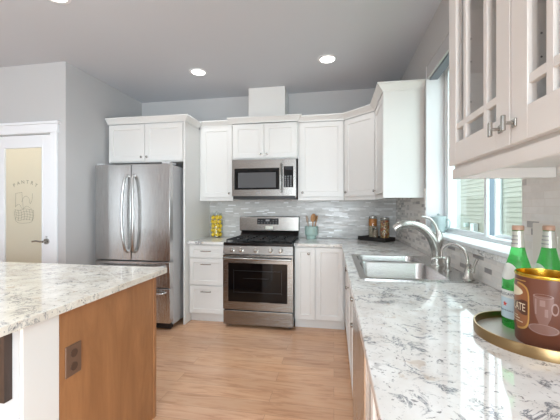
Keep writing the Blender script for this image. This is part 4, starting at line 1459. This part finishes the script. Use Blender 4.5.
# shade in the window head
t = thing('window_shade', (0.78, 2.047, 2.33), 'raised grey fabric shade with valance in the head of the sink window', 'window shade')
part('valance', box(BM(), XR+0.002, XR+0.018, WY0+0.002, WY1-0.002, 2.335, WZ1-0.001), 'shade', t, None, 0.002)
b = BM()
for k in range(5):
    box(b, XR+0.022, XR+0.085, WY0+0.01, WY1-0.01, 2.328+0.014*k, 2.337+0.014*k)
part('folded_shade', b, 'shadedark', t, None, 0.002)
part('headrail', box(BM(), XR+0.020, XR+0.09, WY0+0.005, WY1-0.005, 2.40, WZ1-0.001), 'shade', t)

# ceiling lights
def downlight(x, y, label, watts):
    t = thing('recessed_light', (x, y, ZC), label, 'ceiling light', 'recessed ceiling lights')
    b = BM()
    lathe(b, [(0.095, -0.0005), (0.094, -0.004), (0.072, -0.007), (0.070, -0.003)], (x, y, ZC), 32)
    part('trim_ring', b, 'trimwhite', t, 40)
    b = BM()
    lathe(b, [(0.0, -0.003), (0.0715, -0.003), (0.0715, -0.0005), (0.0, -0.0005)], (x, y, ZC), 32)
    part('lens', b, 'lamp', t)
    l = bpy.data.lights.new('downlight', 'AREA')
    l.shape = 'DISK'; l.size = 0.13; l.energy = watts; l.color = (0.90, 0.96, 1.0); l.spread = math.radians(130)
    o = bpy.data.objects.new('downlight', l); o.location = (x, y, ZC-0.012); COL.objects.link(o)
downlight(-1.425, 3.13, 'glowing recessed ceiling light left of the vent chase', 2)
downlight(-0.062, 3.07, 'glowing recessed ceiling light right of the vent chase', 2)
downlight(-1.87, 1.83, 'glowing recessed ceiling light above the island at the top edge', 8)

for x, y in ((-0.9, -1.0), (-1.9, -0.6), (-0.35, -1.6), (-1.9, -2.8)):
    downlight(x, y, 'recessed ceiling light of the open room behind the camera', 17)

# ================================================================== OUTSIDE
HX = 3.2
t = thing('neighboring_house', (HX, 7.0, -0.5), 'pale green lap-sided house seen through the sink window', 'house')
b = BM()
nc, lap = 37, 0.0905
v0 = []
for k in range(nc):
    z = -0.5+lap*k
    v0 += [(HX-0.018, z), (HX, z+lap)]
A = [b.verts.new((x, 0.5, z)) for x, z in v0]; B_ = [b.verts.new((x, 16.0, z)) for x, z in v0]
for i in range(len(v0)-1): b.faces.new((A[i], A[i+1], B_[i+1], B_[i]))
part('siding', b, 'siding', t)
part('wall_core', box(BM(), HX+0.001, HX+0.3, 0.5, 16.0, -0.5, 2.86), 'housewhite', t)
b = BM()
box(b, HX-0.05, HX-0.018, 6.62, 6.74, 0.45, 2.95); box(b, HX-0.05, HX-0.018, 7.18, 7.24, 0.45, 2.95); box(b, HX-0.05, HX-0.018, 6.74, 7.18, 2.85, 2.95); box(b, HX-0.05, HX-0.018, 6.74, 7.18, 0.45, 0.52)
part('window_trim', b, 'housewhite', t)
part('window_pane', box(BM(), HX-0.03, HX-0.019, 6.74, 7.18, 0.52, 2.85), 'houseglass', t)
part('utility_box', box(BM(), HX-0.12, HX-0.02, 7.62, 7.80, 0.76, 0.94), 'housewhite', t, None, 0.01)
part('meter_box', box(BM(), HX-0.12, HX-0.02, 8.75, 8.95, 0.70, 1.0), 'utility', t, None, 0.01)
part('hose_bib', box(BM(), HX-0.10, HX-0.02, 8.12, 8.24, 0.84, 0.93), 'utility', t, None, 0.01)
b = BM(); box(b, 1.0, HX+0.3, -6, 16, -0.55, -0.5)
tag(finish('lawn', b, 'grass'), 'strip of lawn between the kitchen and the neighboring house', 'lawn', None, 'structure')

for o in bpy.data.objects:
    if '_org' in o:
        del o['_org']
